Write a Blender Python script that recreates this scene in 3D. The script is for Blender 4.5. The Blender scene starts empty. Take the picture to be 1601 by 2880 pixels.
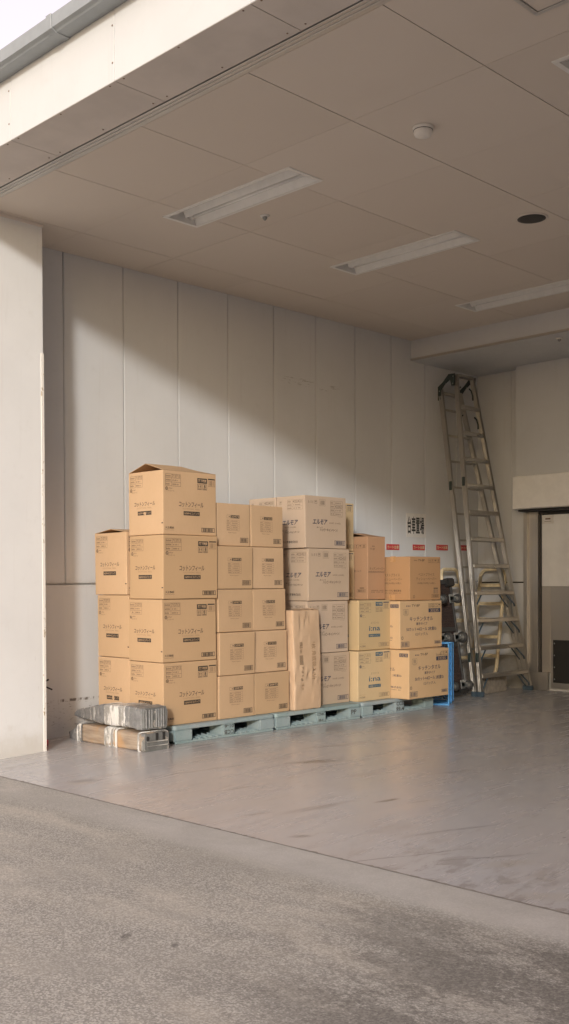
import bpy, bmesh, math, random
from mathutils import Vector, Matrix, Euler, noise as mnoise

random.seed(7)
sc = bpy.context.scene
COL = sc.collection
RAD = math.radians

# ------------------------------------------------------------------ camera
def cam_axes(yaw, pitch, roll):
    f = Vector((-math.sin(yaw)*math.cos(pitch), math.cos(yaw)*math.cos(pitch), math.sin(pitch)))
    r = Vector((math.cos(yaw), math.sin(yaw), 0)); u = r.cross(f)
    c, s = math.cos(roll), math.sin(roll)
    return c*r+s*u, -s*r+c*u, f
cam_d = bpy.data.cameras.new('camera'); cam = bpy.data.objects.new('camera', cam_d); COL.objects.link(cam)
r_, u_, f_ = cam_axes(RAD(45.0151), RAD(-0.7659), RAD(-0.2592))
mw = Matrix((r_, u_, -f_)).transposed().to_4x4(); mw.translation = (7.3811, -3.6533, 1.2274)
cam.matrix_world = mw
cam_d.sensor_width = 36; cam_d.sensor_fit = 'AUTO'; cam_d.lens = 37.2608; cam_d.shift_y = 0.08406
cam_d.clip_start = 0.05; cam_d.clip_end = 2000
sc.camera = cam

# ------------------------------------------------------------------ sky, sun, exposure
SUN_DIR = Vector((-1.0, 1.29, -0.455)).normalized()          # the way the light travels
SUN_EL = math.asin(-SUN_DIR.z); SUN_AZ = math.atan2(-SUN_DIR.x, -SUN_DIR.y)
world = bpy.data.worlds.new('World'); sc.world = world; world.use_nodes = True
wn = world.node_tree.nodes; wl = world.node_tree.links; wn.clear()
sky = wn.new('ShaderNodeTexSky'); sky.sky_type = 'NISHITA'; sky.sun_disc = False
sky.sun_elevation = SUN_EL; sky.sun_rotation = SUN_AZ
sky.air_density = 1.0; sky.dust_density = 1.6; sky.ozone_density = 1.0
wmix = wn.new('ShaderNodeMix'); wmix.data_type = 'RGBA'; wmix.blend_type = 'ADD'
wmix.inputs[0].default_value = 1.0
wmix.inputs[7].default_value = (4.75, 3.45, 2.85, 1)              # pale thin haze over the blue
wbg = wn.new('ShaderNodeBackground'); wbg.inputs[1].default_value = 0.15
wout = wn.new('ShaderNodeOutputWorld')
wl.new(sky.outputs[0], wmix.inputs[6]); wl.new(wmix.outputs[2], wbg.inputs[0]); wl.new(wbg.outputs[0], wout.inputs[0])
sun_d = bpy.data.lights.new('sun', 'SUN'); sun_d.energy = 1.8; sun_d.angle = RAD(4.6); sun_d.color = (1.0, 0.975, 0.935)
sun = bpy.data.objects.new('sun', sun_d); COL.objects.link(sun)
sun.rotation_euler = SUN_DIR.to_track_quat('-Z', 'Y').to_euler(); sun.location = (9, -12, 9)
vs = sc.view_settings; vs.view_transform = 'Standard'; vs.look = 'None'; vs.gamma = 1.0; vs.use_curve_mapping = False
vs.exposure = 0.18
sc.cycles.max_bounces = 9; sc.cycles.diffuse_bounces = 6; sc.cycles.glossy_bounces = 4
sc.cycles.caustics_reflective = False; sc.cycles.caustics_refractive = False
sc.cycles.sample_clamp_indirect = 8.0; sc.cycles.use_denoising = True

# ------------------------------------------------------------------ helpers
class MB:
    """collects polygons, then links them as one mesh object"""
    def __init__(s): s.v = []; s.f = []; s.m = []; s.sm = []
    def add(s, vs, fs, mi=0, smooth=False):
        o = len(s.v); s.v += [tuple(v) for v in vs]
        for f in fs: s.f.append([i+o for i in f]); s.m.append(mi); s.sm.append(smooth)
    def box(s, a, b, mi=0, M=None):
        x0, y0, z0 = a; x1, y1, z1 = b
        vs = [Vector(p) for p in ((x0,y0,z0),(x1,y0,z0),(x1,y1,z0),(x0,y1,z0),(x0,y0,z1),(x1,y0,z1),(x1,y1,z1),(x0,y1,z1))]
        if M: vs = [M @ v for v in vs]
        s.add(vs, [(3,2,1,0),(4,5,6,7),(0,1,5,4),(1,2,6,5),(2,3,7,6),(3,0,4,7)], mi)
    def prof(s, P, p0, p1, u, v, mi=0, smooth=False):
        """extrude the 2-D profile P (counter-clockwise in u,v) from p0 to p1"""
        p0, p1, u, v = Vector(p0), Vector(p1), Vector(u), Vector(v); n = len(P)
        vs = [p0+u*a+v*b for a, b in P]+[p1+u*a+v*b for a, b in P]
        s.add(vs, [tuple(range(n))[::-1], tuple(range(n, 2*n))], mi)
        o = len(s.v)-2*n
        for i in range(n):
            j = (i+1) % n; s.f.append([o+i, o+j, o+n+j, o+n+i]); s.m.append(mi); s.sm.append(smooth)
    def tube(s, pts, r, seg=10, mi=0, cap=True):
        pts = [Vector(p) for p in pts]; n = len(pts); rings = []
        t0 = (pts[1]-pts[0]).normalized(); ref = Vector((0,0,1)) if abs(t0.z) < .9 else Vector((1,0,0))
        nrm = (ref-t0*ref.dot(t0)).normalized()
        o = len(s.v)
        for i, p in enumerate(pts):
            t = ((pts[i+1]-p).normalized() if i < n-1 else Vector()) + ((p-pts[i-1]).normalized() if i else Vector())
            t.normalize(); nrm = (nrm-t*nrm.dot(t)).normalized(); bn = t.cross(nrm)
            for k in range(seg):
                a = 2*math.pi*k/seg; s.v.append(tuple(p+(nrm*math.cos(a)+bn*math.sin(a))*r))
        for i in range(n-1):
            for k in range(seg):
                k2 = (k+1) % seg
                s.f.append([o+i*seg+k, o+i*seg+k2, o+(i+1)*seg+k2, o+(i+1)*seg+k]); s.m.append(mi); s.sm.append(True)
        if cap:
            s.f.append([o+k for k in range(seg)][::-1]); s.m.append(mi); s.sm.append(False)
            s.f.append([o+(n-1)*seg+k for k in range(seg)]); s.m.append(mi); s.sm.append(False)
    def lathe(s, prof, M=None, seg=20, mi=0):
        """prof: (radius, height) list turned about local Z"""
        M = M or Matrix(); o = len(s.v)
        for r, h in prof:
            for k in range(seg):
                a = 2*math.pi*k/seg; s.v.append(tuple(M @ Vector((r*math.cos(a), r*math.sin(a), h))))
        for i in range(len(prof)-1):
            for k in range(seg):
                k2 = (k+1) % seg
                s.f.append([o+i*seg+k, o+i*seg+k2, o+(i+1)*seg+k2, o+(i+1)*seg+k]); s.m.append(mi); s.sm.append(True)
        s.f.append([o+k for k in range(seg)][::-1]); s.m.append(mi); s.sm.append(False)
        q = o+(len(prof)-1)*seg; s.f.append([q+k for k in range(seg)]); s.m.append(mi); s.sm.append(False)
    def mesh(s, name, mats, bevel=0, segs=1):
        me = bpy.data.meshes.new(name); me.from_pydata(s.v, [], s.f)
        for m in (mats if isinstance(mats, (list, tuple)) else [mats]): me.materials.append(m)
        me.polygons.foreach_set('material_index', s.m); me.polygons.foreach_set('use_smooth', s.sm)
        me.update()
        if bevel:
            bm = bmesh.new(); bm.from_mesh(me)
            ed = [e for e in bm.edges if len(e.link_faces) == 2 and e.calc_face_angle(0) > .5]
            bmesh.ops.bevel(bm, geom=ed, offset=bevel, segments=segs, affect='EDGES', clamp_overlap=True)
            bm.to_mesh(me); bm.free()
        return me
    def obj(s, name, mats, parent=None, bevel=0, segs=1):
        return link(name, s.mesh(name, mats, bevel, segs), parent)

STUFF = ('print', 'strands', 'ribs', 'screws', 'rivets', 'ridges', 'lettering', 'stencil', 'slots', 'layers', 'end_folds', 'rating_label', 'mesh')
def link(name, data, parent=None, M=None):
    o = bpy.data.objects.new(name, data)
    COL.objects.link(o)
    if parent and any(k in name for k in STUFF): o['kind'] = 'stuff'
    if parent: o.parent = parent
    if M: o.matrix_local = M
    return o
def tag(o, label, cat, group=None, kind=None):
    o['label'] = label; o['category'] = cat
    if group: o['group'] = group
    if kind: o['kind'] = kind
    return o
def empty(name, loc=(0,0,0), rz=0):
    o = bpy.data.objects.new(name, None); COL.objects.link(o); o.location = loc; o.rotation_euler = (0,0,rz)
    o.empty_display_size = .1
    return o
def copy_tree(o, parent=None):
    c = o.copy(); COL.objects.link(c)
    if parent: c.parent = parent
    for ch in list(o.children): copy_tree(ch, c)
    return c

# ------------------------------------------------------------------ material builder
class NT:
    def __init__(s, name):
        s.mat = bpy.data.materials.new(name); s.mat.use_nodes = True
        s.n = s.mat.node_tree.nodes; s.l = s.mat.node_tree.links; s.n.clear()
        s.out = s.n.new('ShaderNodeOutputMaterial'); s.b = s.n.new('ShaderNodeBsdfPrincipled')
        s.l.new(s.b.outputs[0], s.out.inputs[0])
        s.tc = s.n.new('ShaderNodeTexCoord'); s.geo = s.n.new('ShaderNodeNewGeometry')
    def set(s, sock, v):
        if isinstance(v, bpy.types.NodeSocket): s.l.new(v, sock)
        elif isinstance(v, (tuple, list)) and len(v) == 3 and sock.type == 'RGBA': sock.default_value = (*v, 1)
        else: sock.default_value = v
    def P(s, **k):
        for a, v in k.items(): s.set(s.b.inputs[a.replace('_', ' ')], v)
        return s
    def math(s, op, a, b=0.0, clamp=False):
        n = s.n.new('ShaderNodeMath'); n.operation = op; n.use_clamp = clamp; s.set(n.inputs[0], a); s.set(n.inputs[1], b); return n.outputs[0]
    def mix(s, f, a, b, mode='MIX'):
        n = s.n.new('ShaderNodeMix'); n.data_type = 'RGBA'; n.blend_type = mode
        s.set(n.inputs[0], f); s.set(n.inputs[6], a); s.set(n.inputs[7], b); return n.outputs[2]
    def mapping(s, vec, loc=(0,0,0), rot=(0,0,0), scale=(1,1,1), kind='POINT'):
        n = s.n.new('ShaderNodeMapping'); n.vector_type = kind; s.set(n.inputs[0], vec)
        n.inputs[1].default_value = loc; n.inputs[2].default_value = rot; n.inputs[3].default_value = scale; return n.outputs[0]
    def noise(s, vec, scale, detail=4, rough=.55, dist=0):
        n = s.n.new('ShaderNodeTexNoise'); s.set(n.inputs['Vector'], vec)
        n.inputs['Scale'].default_value = scale; n.inputs['Detail'].default_value = detail
        n.inputs['Roughness'].default_value = rough; n.inputs['Distortion'].default_value = dist; return n.outputs[0]
    def ramp(s, v, a, b, lo=0.0, hi=1.0):
        n = s.n.new('ShaderNodeMapRange'); n.clamp = True; n.interpolation_type = 'SMOOTHSTEP'; s.set(n.inputs[0], v)
        n.inputs[1].default_value = a; n.inputs[2].default_value = b; n.inputs[3].default_value = lo; n.inputs[4].default_value = hi; return n.outputs[0]
    def blob(s, vec, c, half, rz=0, a=1.05, b=.45):
        """1 inside an ellipsoid patch, 0 outside"""
        v = s.mapping(vec, c, (0,0,rz) if not isinstance(rz, tuple) else rz, half, 'TEXTURE')
        n = s.n.new('ShaderNodeVectorMath'); n.operation = 'LENGTH'; s.set(n.inputs[0], v)
        return s.ramp(n.outputs['Value'], a, b)
    def sep(s, vec):
        n = s.n.new('ShaderNodeSeparateXYZ'); s.set(n.inputs[0], vec); return n.outputs
    def bump(s, h, strength=.2, dist=.01):
        n = s.n.new('ShaderNodeBump'); n.inputs['Strength'].default_value = strength; n.inputs['Distance'].default_value = dist
        s.set(n.inputs['Height'], h); s.l.new(n.outputs[0], s.b.inputs['Normal']); return s
    def rnd(s):
        n = s.n.new('ShaderNodeObjectInfo'); return n.outputs['Random']
    @property
    def pos(s): return s.geo.outputs['Position']
    @property
    def oc(s): return s.tc.outputs['Object']

def simple(name, col, rough=.5, metal=0.0, var=.12, scale=14, bump=0.0, spec=.5):
    t = NT(name); n = t.noise(t.oc, scale, 5)
    c = t.mix(t.ramp(n, .3, .7), tuple(x*(1-var) for x in col), tuple(min(1, x*(1+var)) for x in col))
    t.P(Base_Color=c, Roughness=t.ramp(n, .2, .8, rough-.06, min(1, rough+.06)), Metallic=metal)
    t.b.inputs['Specular IOR Level'].default_value = spec
    if bump: t.bump(n, bump, .004)
    return t.mat

def mat_wall(name, col, kind):
    t = NT(name); p = t.pos; x, y, z = t.sep(p)
    n1 = t.noise(p, .9, 5, .6); n2 = t.noise(p, 9, 6, .65)
    c = t.mix(t.ramp(n1, .35, .7), col, tuple(v*.93 for v in col))
    c = t.mix(t.math('MULTIPLY', t.ramp(n2, .55, .8), .10), c, (.40, .37, .33))
    drip = t.noise(t.mapping(p, scale=(14, 14, .8)), 1.0, 4, .6)
    c = t.mix(t.math('MULTIPLY', t.ramp(drip, .56, .8), .16), c, (.42, .39, .35))
    if kind == 'side':
        # black-brown scuffs in two rows low on the wall, faint hand marks high up
        low = t.math('MULTIPLY', t.ramp(z, .30, .27), t.ramp(z, .02, .08))
        spots = t.ramp(t.noise(t.mapping(p, scale=(1, 9, 26)), 2.2, 6, .72), .56, .66)
        lowm = t.math('MULTIPLY', t.math('MULTIPLY', low, spots), .8)
        rowz = t.math('ABSOLUTE', t.math('SUBTRACT', z, .285)); row = t.ramp(rowz, .016, .006)
        rs = t.ramp(t.noise(t.mapping(p, scale=(1, 14, 3)), 1.6, 5, .7), .50, .58)
        lowm = t.math('MAXIMUM', lowm, t.math('MULTIPLY', row, t.math('MULTIPLY', rs, .9)))
        c = t.mix(lowm, c, (.07, .05, .04))
        c = t.mix(t.math('MULTIPLY', t.ramp(z, .45, .05), .30), c, (.46, .42, .37))
        hm = t.math('MAXIMUM', t.blob(p, (0, 3.93, 3.245), (.2, .30, .055)), t.blob(p, (0, 4.40, 3.23), (.2, .20, .035), (RAD(10), 0, 0)))
        hs = t.ramp(t.noise(t.mapping(p, rot=(RAD(-25), 0, 0), scale=(1, 6, 30)), 2.0, 6, .7), .52, .62)
        c = t.mix(t.math('MULTIPLY', t.math('MULTIPLY', hm, hs), .55), c, (.22, .20, .18))
        dl = t.ramp(t.math('ABSOLUTE', t.math('SUBTRACT', z, 1.243)), .05, .0)
        c = t.mix(t.math('MULTIPLY', t.math('MULTIPLY', dl, t.ramp(n2, .35, .7)), .35), c, (.30, .26, .22))
    if kind == 'pier':
        sc1 = t.ramp(t.noise(t.mapping(p, scale=(1, 20, 2.2)), 2.2, 5, .7), .62, .74)
        m = t.math('MULTIPLY', t.math('MULTIPLY', sc1, t.ramp(z, 1.3, .5)), .5)
        c = t.mix(m, c, (.35, .33, .30))
        c = t.mix(t.math('MULTIPLY', t.ramp(t.math('ADD', z, t.math('MULTIPLY', n2, -.25)), .08, -.14), .45), c, (.45, .41, .33))
    t.P(Base_Color=c, Roughness=t.ramp(n2, .3, .7, .46, .62))
    t.bump(n2, .06, .004)
    return t.mat

def mat_floor():
    t = NT('painted_concrete_floor'); p = t.pos; x, y, z = t.sep(p)
    n1 = t.noise(p, .7, 6, .62); n2 = t.noise(t.mapping(p, rot=(0, 0, RAD(18)), scale=(1.5, .55, 1)), 3.0, 6, .6); n3 = t.noise(p, 60, 3)
    st = t.noise(t.mapping(p, rot=(0, 0, RAD(20)), scale=(7, .75, 1)), 1.6, 7, .68)
    st2 = t.noise(t.mapping(p, rot=(0, 0, RAD(17)), scale=(42, 1.5, 1)), 1.2, 6, .72)
    c = t.mix(t.ramp(n1, .32, .68), (.475, .473, .482), (.455, .438, .43))
    c = t.mix(t.math('MULTIPLY', t.ramp(st, .48, .78), .36), c, (.36, .33, .305))
    c = t.mix(t.math('MULTIPLY', t.ramp(st2, .62, .76), .45), c, (.24, .205, .18))
    c = t.mix(t.math('MULTIPLY', t.ramp(n2, .54, .80), .30), c, (.37, .32, .28))
    c = t.mix(t.math('MULTIPLY', t.ramp(n2, .44, .24), .2), c, (.60, .575, .555))
    # rubber skid marks and worn patches with shapes of their own
    wob = t.n.new('ShaderNodeVectorMath'); wob.operation = 'ADD'; t.set(wob.inputs[0], p)
    sc_ = t.n.new('ShaderNodeVectorMath'); sc_.operation = 'SCALE'; nn = t.n.new('ShaderNodeTexNoise'); nn.inputs['Scale'].default_value = 5; t.set(nn.inputs['Vector'], p)
    t.l.new(nn.outputs['Color'], sc_.inputs[0]); sc_.inputs['Scale'].default_value = .03; t.l.new(sc_.outputs[0], wob.inputs[1])
    wp = wob.outputs[0]; off = .015
    marks = [((2.33,1.64),(.018,.24),-18,1),((2.375,1.66),(.014,.22),-18,1),((2.415,1.68),(.012,.19),-18,1),((2.45,1.70),(.008,.15),-18,.9),((3.52,1.03),(.028,.10),-13,1),
             ((3.68,1.12),(.012,.09),-20,.7),((3.30,.62),(.05,.28),-15,.35),((3.15,.36),(.010,.12),-24,.6),((2.86,2.86),(.012,.26),-24,.7),
             ((2.30,3.0),(.02,.30),-20,.4),((3.66,.17),(.035,.08),-40,.55),((4.3,.25),(.010,.4),-30,.6),((4.6,.45),(.012,.3),-38,.5),
             ((1.62,.27),(.05,.13),-35,.45),((1.95,2.2),(.02,.3),-15,.45),((3.3,2.0),(.012,.2),-20,.5),((2.0,1.0),(.02,.35),-14,.35),((2.6,.75),(.012,.3),-17,.4),
             ((5.1,.9),(.05,.3),-30,.4),((4.2,.75),(.02,.35),-25,.4)]
    for (mx, my), (hx, hy), a, k in marks:
        b = t.blob(wp, (mx+off, my+off, 0), (hx, hy, 5), RAD(a), 1.1, .35)
        b = t.math('MULTIPLY', b, t.math('MULTIPLY', t.ramp(st2, .30, .55, .45, 1), t.ramp(n2, .34, .55, .45, 1))); c = t.mix(t.math('MULTIPLY', b, k), c, (.085, .07, .06))
    zone = t.math('MULTIPLY', t.ramp(x, 3.7, 4.5), t.ramp(y, .75, .15))
    mot = t.ramp(t.noise(t.mapping(p, rot=(0, 0, RAD(-40)), scale=(1.7, 1, 1)), 5.0, 9, .74, .6), .50, .60)
    c = t.mix(t.math('MULTIPLY', t.math('MULTIPLY', zone, mot), .45), c, (.20, .17, .145))
    mot2 = t.ramp(t.noise(t.mapping(p, rot=(0, 0, RAD(16)), scale=(3.2, .9, 1)), 3.4, 9, .76, .4), .56, .64)
    c = t.mix(t.math('MULTIPLY', mot2, .22), c, (.24, .205, .175))
    for (mx, my), (hx, hy), a in [((4.72,.42),(.06,.16),-35),((5.15,.16),(.07,.3),-60),((3.95,1.72),(.012,.09),-55),((1.66,.22),(.05,.12),-40)]:
        b = t.blob(wp, (mx+off, my+off, 0), (hx, hy, 5), RAD(a)); c = t.mix(t.math('MULTIPLY', t.math('MULTIPLY', b, t.ramp(n2, .35, .6)), .6), c, (.42, .39, .35))
    rough = t.math('ADD', t.ramp(n2, .25, .75, .17, .29), t.math('MULTIPLY', t.ramp(st, .4, .75), .08))
    t.P(Base_Color=c, Roughness=rough); t.b.inputs['Specular IOR Level'].default_value = .7
    h = t.math('ADD', t.math('MULTIPLY', n2, .6), t.math('MULTIPLY', n3, .15)); t.bump(t.math('MULTIPLY', n2, .5), .02, .004)
    return t.mat

def mat_ground():
    t = NT('weathered_asphalt'); p = t.pos; x, y, z = t.sep(p)
    n1 = t.noise(p, .55, 6, .6); n2 = t.noise(p, 3.2, 8, .7); fine = t.noise(p, 120, 5, .9); mid = t.noise(p, 26, 7, .78)
    vor = t.n.new('ShaderNodeTexVoronoi'); vor.inputs['Scale'].default_value = 150; t.set(vor.inputs['Vector'], p)
    vor.inputs['Scale'].default_value = 135
    vc = t.sep(vor.outputs['Color'])
    stone = t.mix(t.ramp(vc[0], .1, .9), (.22, .212, .19), (.62, .60, .545))
    stone = t.mix(t.ramp(vor.outputs['Distance'], .50, .75), stone, (.23, .218, .193))
    pale = t.mix(t.ramp(n2, .3, .72), (.46, .446, .405), (.38, .367, .33))
    pale = t.mix(.68, pale, stone)
    pale = t.mix(t.math('MULTIPLY', t.ramp(fine, .44, .56), .35), pale, (.20, .188, .165))
    pale = t.mix(t.math('MULTIPLY', t.ramp(t.noise(t.mapping(p, rot=(0,0,RAD(25)), scale=(1, 3.2, 1)), 1.1, 5, .6), .45, .7), .35), pale, (.62, .57, .48))
    grit = t.ramp(t.noise(t.mapping(p, scale=(1, 1, 1)), 70, 6, .9), .54, .62)
    pale = t.mix(t.math('MULTIPLY', grit, .45), pale, (.66, .62, .54))
    pale = t.mix(t.math('MULTIPLY', t.ramp(t.noise(p, 1.7, 7, .7), .46, .66), .5), pale, (.33, .315, .28))
    dark = t.mix(.6, t.mix(t.ramp(fine, .38, .62), (.20, .187, .165), (.125, .116, .102)), t.mix(t.ramp(vc[1], .2, .95), (.09, .084, .074), (.24, .225, .20)))
    # the smooth concrete strip along the slab
    dist = t.math('ADD', y, t.math('MULTIPLY', t.math('SUBTRACT', n2, .5), .32))
    strip = t.math('MULTIPLY', t.ramp(dist, -.40, -.22), .8)
    strip = t.math('MULTIPLY', strip, t.ramp(x, 1.6, 3.6, .45, 1))
    stripc = t.mix(t.ramp(n2, .3, .7), (.54, .525, .495), (.44, .425, .395))
    c = t.mix(strip, pale, t.mix(t.math('MULTIPLY', t.ramp(fine, .4, .7), .25), stripc, (.34, .32, .29)))
    # old dark surfacing, broken up by worn pale flecks
    edge = t.math('ADD', t.math('MULTIPLY', x, .80), t.math('MULTIPLY', y, .22))
    edge = t.math('ADD', edge, t.math('MULTIPLY', t.math('SUBTRACT', n2, .5), 1.0))
    edge = t.math('ADD', edge, t.math('MULTIPLY', t.math('SUBTRACT', mid, .5), 1.1))
    dm = t.math('MULTIPLY', t.ramp(edge, 3.30, 4.10), t.ramp(dist, -.30, -.43))
    fl = t.noise(t.mapping(p, rot=(0,0,RAD(42)), scale=(1, 1.7, 1)), 26, 8, .85)
    big = t.noise(t.mapping(p, rot=(0,0,RAD(42)), scale=(1, 2.2, 1)), 2.0, 4, .6)
    fleck = t.math('MULTIPLY', t.ramp(t.math('ADD', fl, t.math('MULTIPLY', t.math('SUBTRACT', big, .5), .75)), .50, .60), .80)
    dm = t.math('MULTIPLY', dm, t.math('SUBTRACT', 1.0, fleck))
    c = t.mix(t.math('MULTIPLY', dm, .82), c, dark)
    for (mx, my), h in [((4.25,-1.352),(.025,.05)),((4.449,-1.282),(.018,.03))]:
        c = t.mix(t.math('MULTIPLY', t.math('MULTIPLY', t.blob(p, (mx, my, 0), (h[0], h[1], 5), RAD(30)), t.ramp(mid, .35, .55)), .6), c, (.06, .055, .05))
    t.P(Base_Color=c, Roughness=.85)
    h = t.math('ADD', t.math('MULTIPLY', fine, .8), t.math('MULTIPLY', mid, .5)); t.bump(h, .40, .008)
    return t.mat

def mat_card(name, col, grain=.06):
    t = NT(name); oc = t.oc; r = t.rnd()
    n1 = t.noise(oc, 2.2, 4); n2 = t.noise(t.mapping(oc, scale=(1, 1, .25)), 90, 3)
    x, y, z = t.sep(oc)
    u = t.math('ADD', x, y)
    w = t.n.new('ShaderNodeTexWave'); w.wave_type = 'BANDS'; w.bands_direction = 'X'; w.inputs['Scale'].default_value = 24
    w.inputs['Distortion'].default_value = .6; w.inputs['Detail'].default_value = 2
    cv = t.n.new('ShaderNodeCombineXYZ'); t.l.new(u, cv.inputs[0]); t.l.new(z, cv.inputs[2]); t.l.new(cv.outputs[0], w.inputs['Vector'])
    c = t.mix(r, (col[0]*.84, col[1]*.83, col[2]*.80), (col[0]*1.08, col[1]*1.11, col[2]*1.22))
    c = t.mix(t.math('MULTIPLY', t.ramp(n1, .35, .7), .35), c, tuple(v*.84 for v in col))
    c = t.mix(t.math('MULTIPLY', w.outputs['Color'], grain), c, tuple(v*.6 for v in col))
    c = t.mix(t.math('MULTIPLY', t.ramp(n2, .5, .8), .18), c, tuple(v*.75 for v in col))
    t.P(Base_Color=c, Roughness=.72); t.b.inputs['Specular IOR Level'].default_value = .28
    h = t.math('ADD', t.math('MULTIPLY', w.outputs['Fac'], .25), t.math('MULTIPLY', n1, 1.2)); t.bump(h, .16, .004)
    return t.mat

def mat_paper():
    t = NT('kraft_paper'); oc = t.oc
    n = t.noise(oc, 7, 3, .5); n2 = t.noise(oc, 60, 4)
    c = t.mix(t.ramp(n, .3, .7), (.60, .435, .295), (.56, .395, .26)); c = t.mix(t.math('MULTIPLY', t.ramp(n2, .5, .8), .2), c, (.62, .43, .28))
    t.P(Base_Color=c, Roughness=.6); t.bump(n, .12, .02); return t.mat

def mat_metal(name, col, rough, metal=1.0, dirs=(30, 30, 1), var=.18, blotch=.2):
    t = NT(name); n = t.noise(t.mapping(t.oc, scale=dirs), 2.0, 5, .6); n2 = t.noise(t.oc, 3, 4)
    c = t.mix(n, tuple(v*(1-var) for v in col), tuple(min(1, v*(1+var)) for v in col))
    c = t.mix(t.math('MULTIPLY', t.ramp(n2, .55, .8), blotch), c, tuple(v*.6 for v in col))
    t.P(Base_Color=c, Metallic=metal, Roughness=t.ramp(n2, .3, .7, rough-.35*blotch, rough+.5*blotch)); return t.mat

def mat_pallet():
    t = NT('pallet_plastic'); oc = t.oc; n1 = t.noise(oc, 3.5, 5); n2 = t.noise(t.mapping(oc, scale=(1, 1, 2.5)), 26, 7, .75); r = t.rnd()
    c = t.mix(r, (.30, .37, .40), (.27, .37, .38))
    c = t.mix(t.math('MULTIPLY', t.ramp(n1, .4, .7), .5), c, (.40, .43, .44))
    c = t.mix(t.math('MULTIPLY', t.ramp(n2, .52, .72), .55), c, (.155, .165, .16))
    c = t.mix(t.math('MULTIPLY', t.ramp(n2, .38, .24), .5), c, (.50, .54, .54))
    t.P(Base_Color=c, Roughness=.58); t.bump(n2, .3, .004); return t.mat

def mat_film(name, base, film, lo, hi):
    """dusty plastic under streaks of crumpled white wrap"""
    t = NT(name); oc = t.oc
    v = t.noise(t.mapping(oc, rot=(0, RAD(6), 0), scale=(9, 2.2, 1.6)), 2.2, 8, .74, .5); n = t.noise(oc, 24, 6, .7)
    m = t.ramp(t.math('ADD', v, t.math('MULTIPLY', t.math('SUBTRACT', n, .5), .35)), lo, hi)
    c = t.mix(t.ramp(n, .3, .7), base, tuple(x*.72 for x in base)); c = t.mix(m, c, film)
    t.P(Base_Color=c, Roughness=t.ramp(n, .3, .7, .34, .6)); t.bump(t.math('ADD', v, t.math('MULTIPLY', n, .5)), .8, .02); return t.mat

M = {}
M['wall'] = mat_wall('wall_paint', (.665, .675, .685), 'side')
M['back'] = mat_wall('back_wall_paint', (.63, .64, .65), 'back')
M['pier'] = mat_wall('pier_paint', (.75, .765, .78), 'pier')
M['fascia'] = mat_wall('fascia_paint', (.655, .665, .665), 'pier2')
M['ceil'] = simple('ceiling_board', (.74, .675, .605), .85, var=.035, scale=2.5, spec=.2)
M['soffit'] = simple('soffit_board', (.68, .63, .585), .8, var=.06, scale=3, spec=.25)
def mat_board():
    t = NT('ceiling_board_paint'); n = t.noise(t.pos, .8, 5, .6); n2 = t.noise(t.pos, 130, 2)
    c = t.mix(t.rnd(), (.69, .625, .555), (.725, .66, .59)); c = t.mix(t.math('MULTIPLY', t.ramp(n, .5, .75), .22), c, (.62, .55, .47))
    t.P(Base_Color=c, Roughness=.85); t.b.inputs['Specular IOR Level'].default_value = .2; t.bump(n2, .05, .002); return t.mat
M['ceil'] = mat_board()
M['void'] = simple('ceiling_void', (.05, .045, .04), .9)
M['floor'] = mat_floor(); M['ground'] = mat_ground()
M['joint'] = simple('dirty_joint', (.19, .17, .15), .9)
M['white'] = simple('white_enamel', (.80, .79, .76), .35, var=.03)
def mat_guard():
    t = NT('chipped_guard'); n = t.noise(t.mapping(t.pos, scale=(3, 3, 1)), 14, 6, .75)
    t.P(Base_Color=t.mix(t.ramp(n, .58, .63), (.80, .785, .75), (.40, .31, .20)), Roughness=.5); return t.mat
M['guard'] = mat_guard()
M['white_plastic'] = simple('white_plastic', (.78, .76, .72), .4, var=.03)
M['tube'] = simple('lamp_glass', (.86, .86, .84), .15, var=.01)
M['alu'] = mat_metal('aluminium', (.46, .445, .42), .34, .9)
M['track'] = mat_metal('shutter_track', (.62, .60, .57), .42, .6, (1, 30, 30))
M['steel'] = mat_metal('stainless_steel', (.47, .45, .425), .40, .8, (40, 40, .15), .06, .03)
M['steel_dull'] = mat_metal('dull_steel', (.50, .465, .42), .46, .65, (40, 40, .15), .08, .05)
M['gutter'] = simple('gutter_vinyl', (.30, .325, .34), .4, var=.06)
M['dark'] = simple('dark_rubber', (.03, .029, .028), .6)
M['black'] = simple('black_plate', (.022, .021, .02), .5)
M['hinge'] = simple('dark_green_steel', (.030, .045, .042), .45)
M['bluegrey'] = simple('blue_grey_plastic', (.06, .095, .13), .5)
M['cream'] = simple('cream_paint', (.70, .58, .37), .42, var=.12, scale=20)
M['mesh'] = simple('brown_plastic_deck', (.060, .040, .034), .6)
M['deckframe'] = simple('charcoal_frame', (.05, .049, .048), .55)
M['zinc'] = mat_metal('zinc_plate', (.33, .34, .33), .5, .6)
M['wheel'] = simple('grey_rubber_wheel', (.055, .054, .052), .6)
M['hub'] = simple('pale_wheel_hub', (.16, .16, .15), .5)
M['blue'] = simple('blue_crate_plastic', (.10, .38, .78), .38, var=.10)
M['concrete'] = simple('concrete_block', (.36, .32, .27), .85, var=.2, scale=22, bump=.4)
M['plinth'] = simple('grey_plinth', (.27, .255, .23), .7, var=.1)
M['red'] = simple('red_enamel', (.52, .03, .035), .35)
M['sign'] = simple('sign_board', (.72, .70, .67), .45, var=.04)
M['redsign'] = simple('red_sign_print', (.55, .055, .06), .45, var=.05)
M['cream_print'] = simple('pale_yellow_print', (.74, .64, .38), .5, var=.03)
M['sink'] = simple('sign_black', (.028, .028, .028), .5)
M['brush'] = simple('door_paint', (.74, .74, .73), .4, var=.08, scale=3)
M['grille'] = simple('speaker_grille', (.045, .043, .04), .6)
M['screw'] = simple('rusty_screw', (.20, .13, .09), .6)
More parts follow.
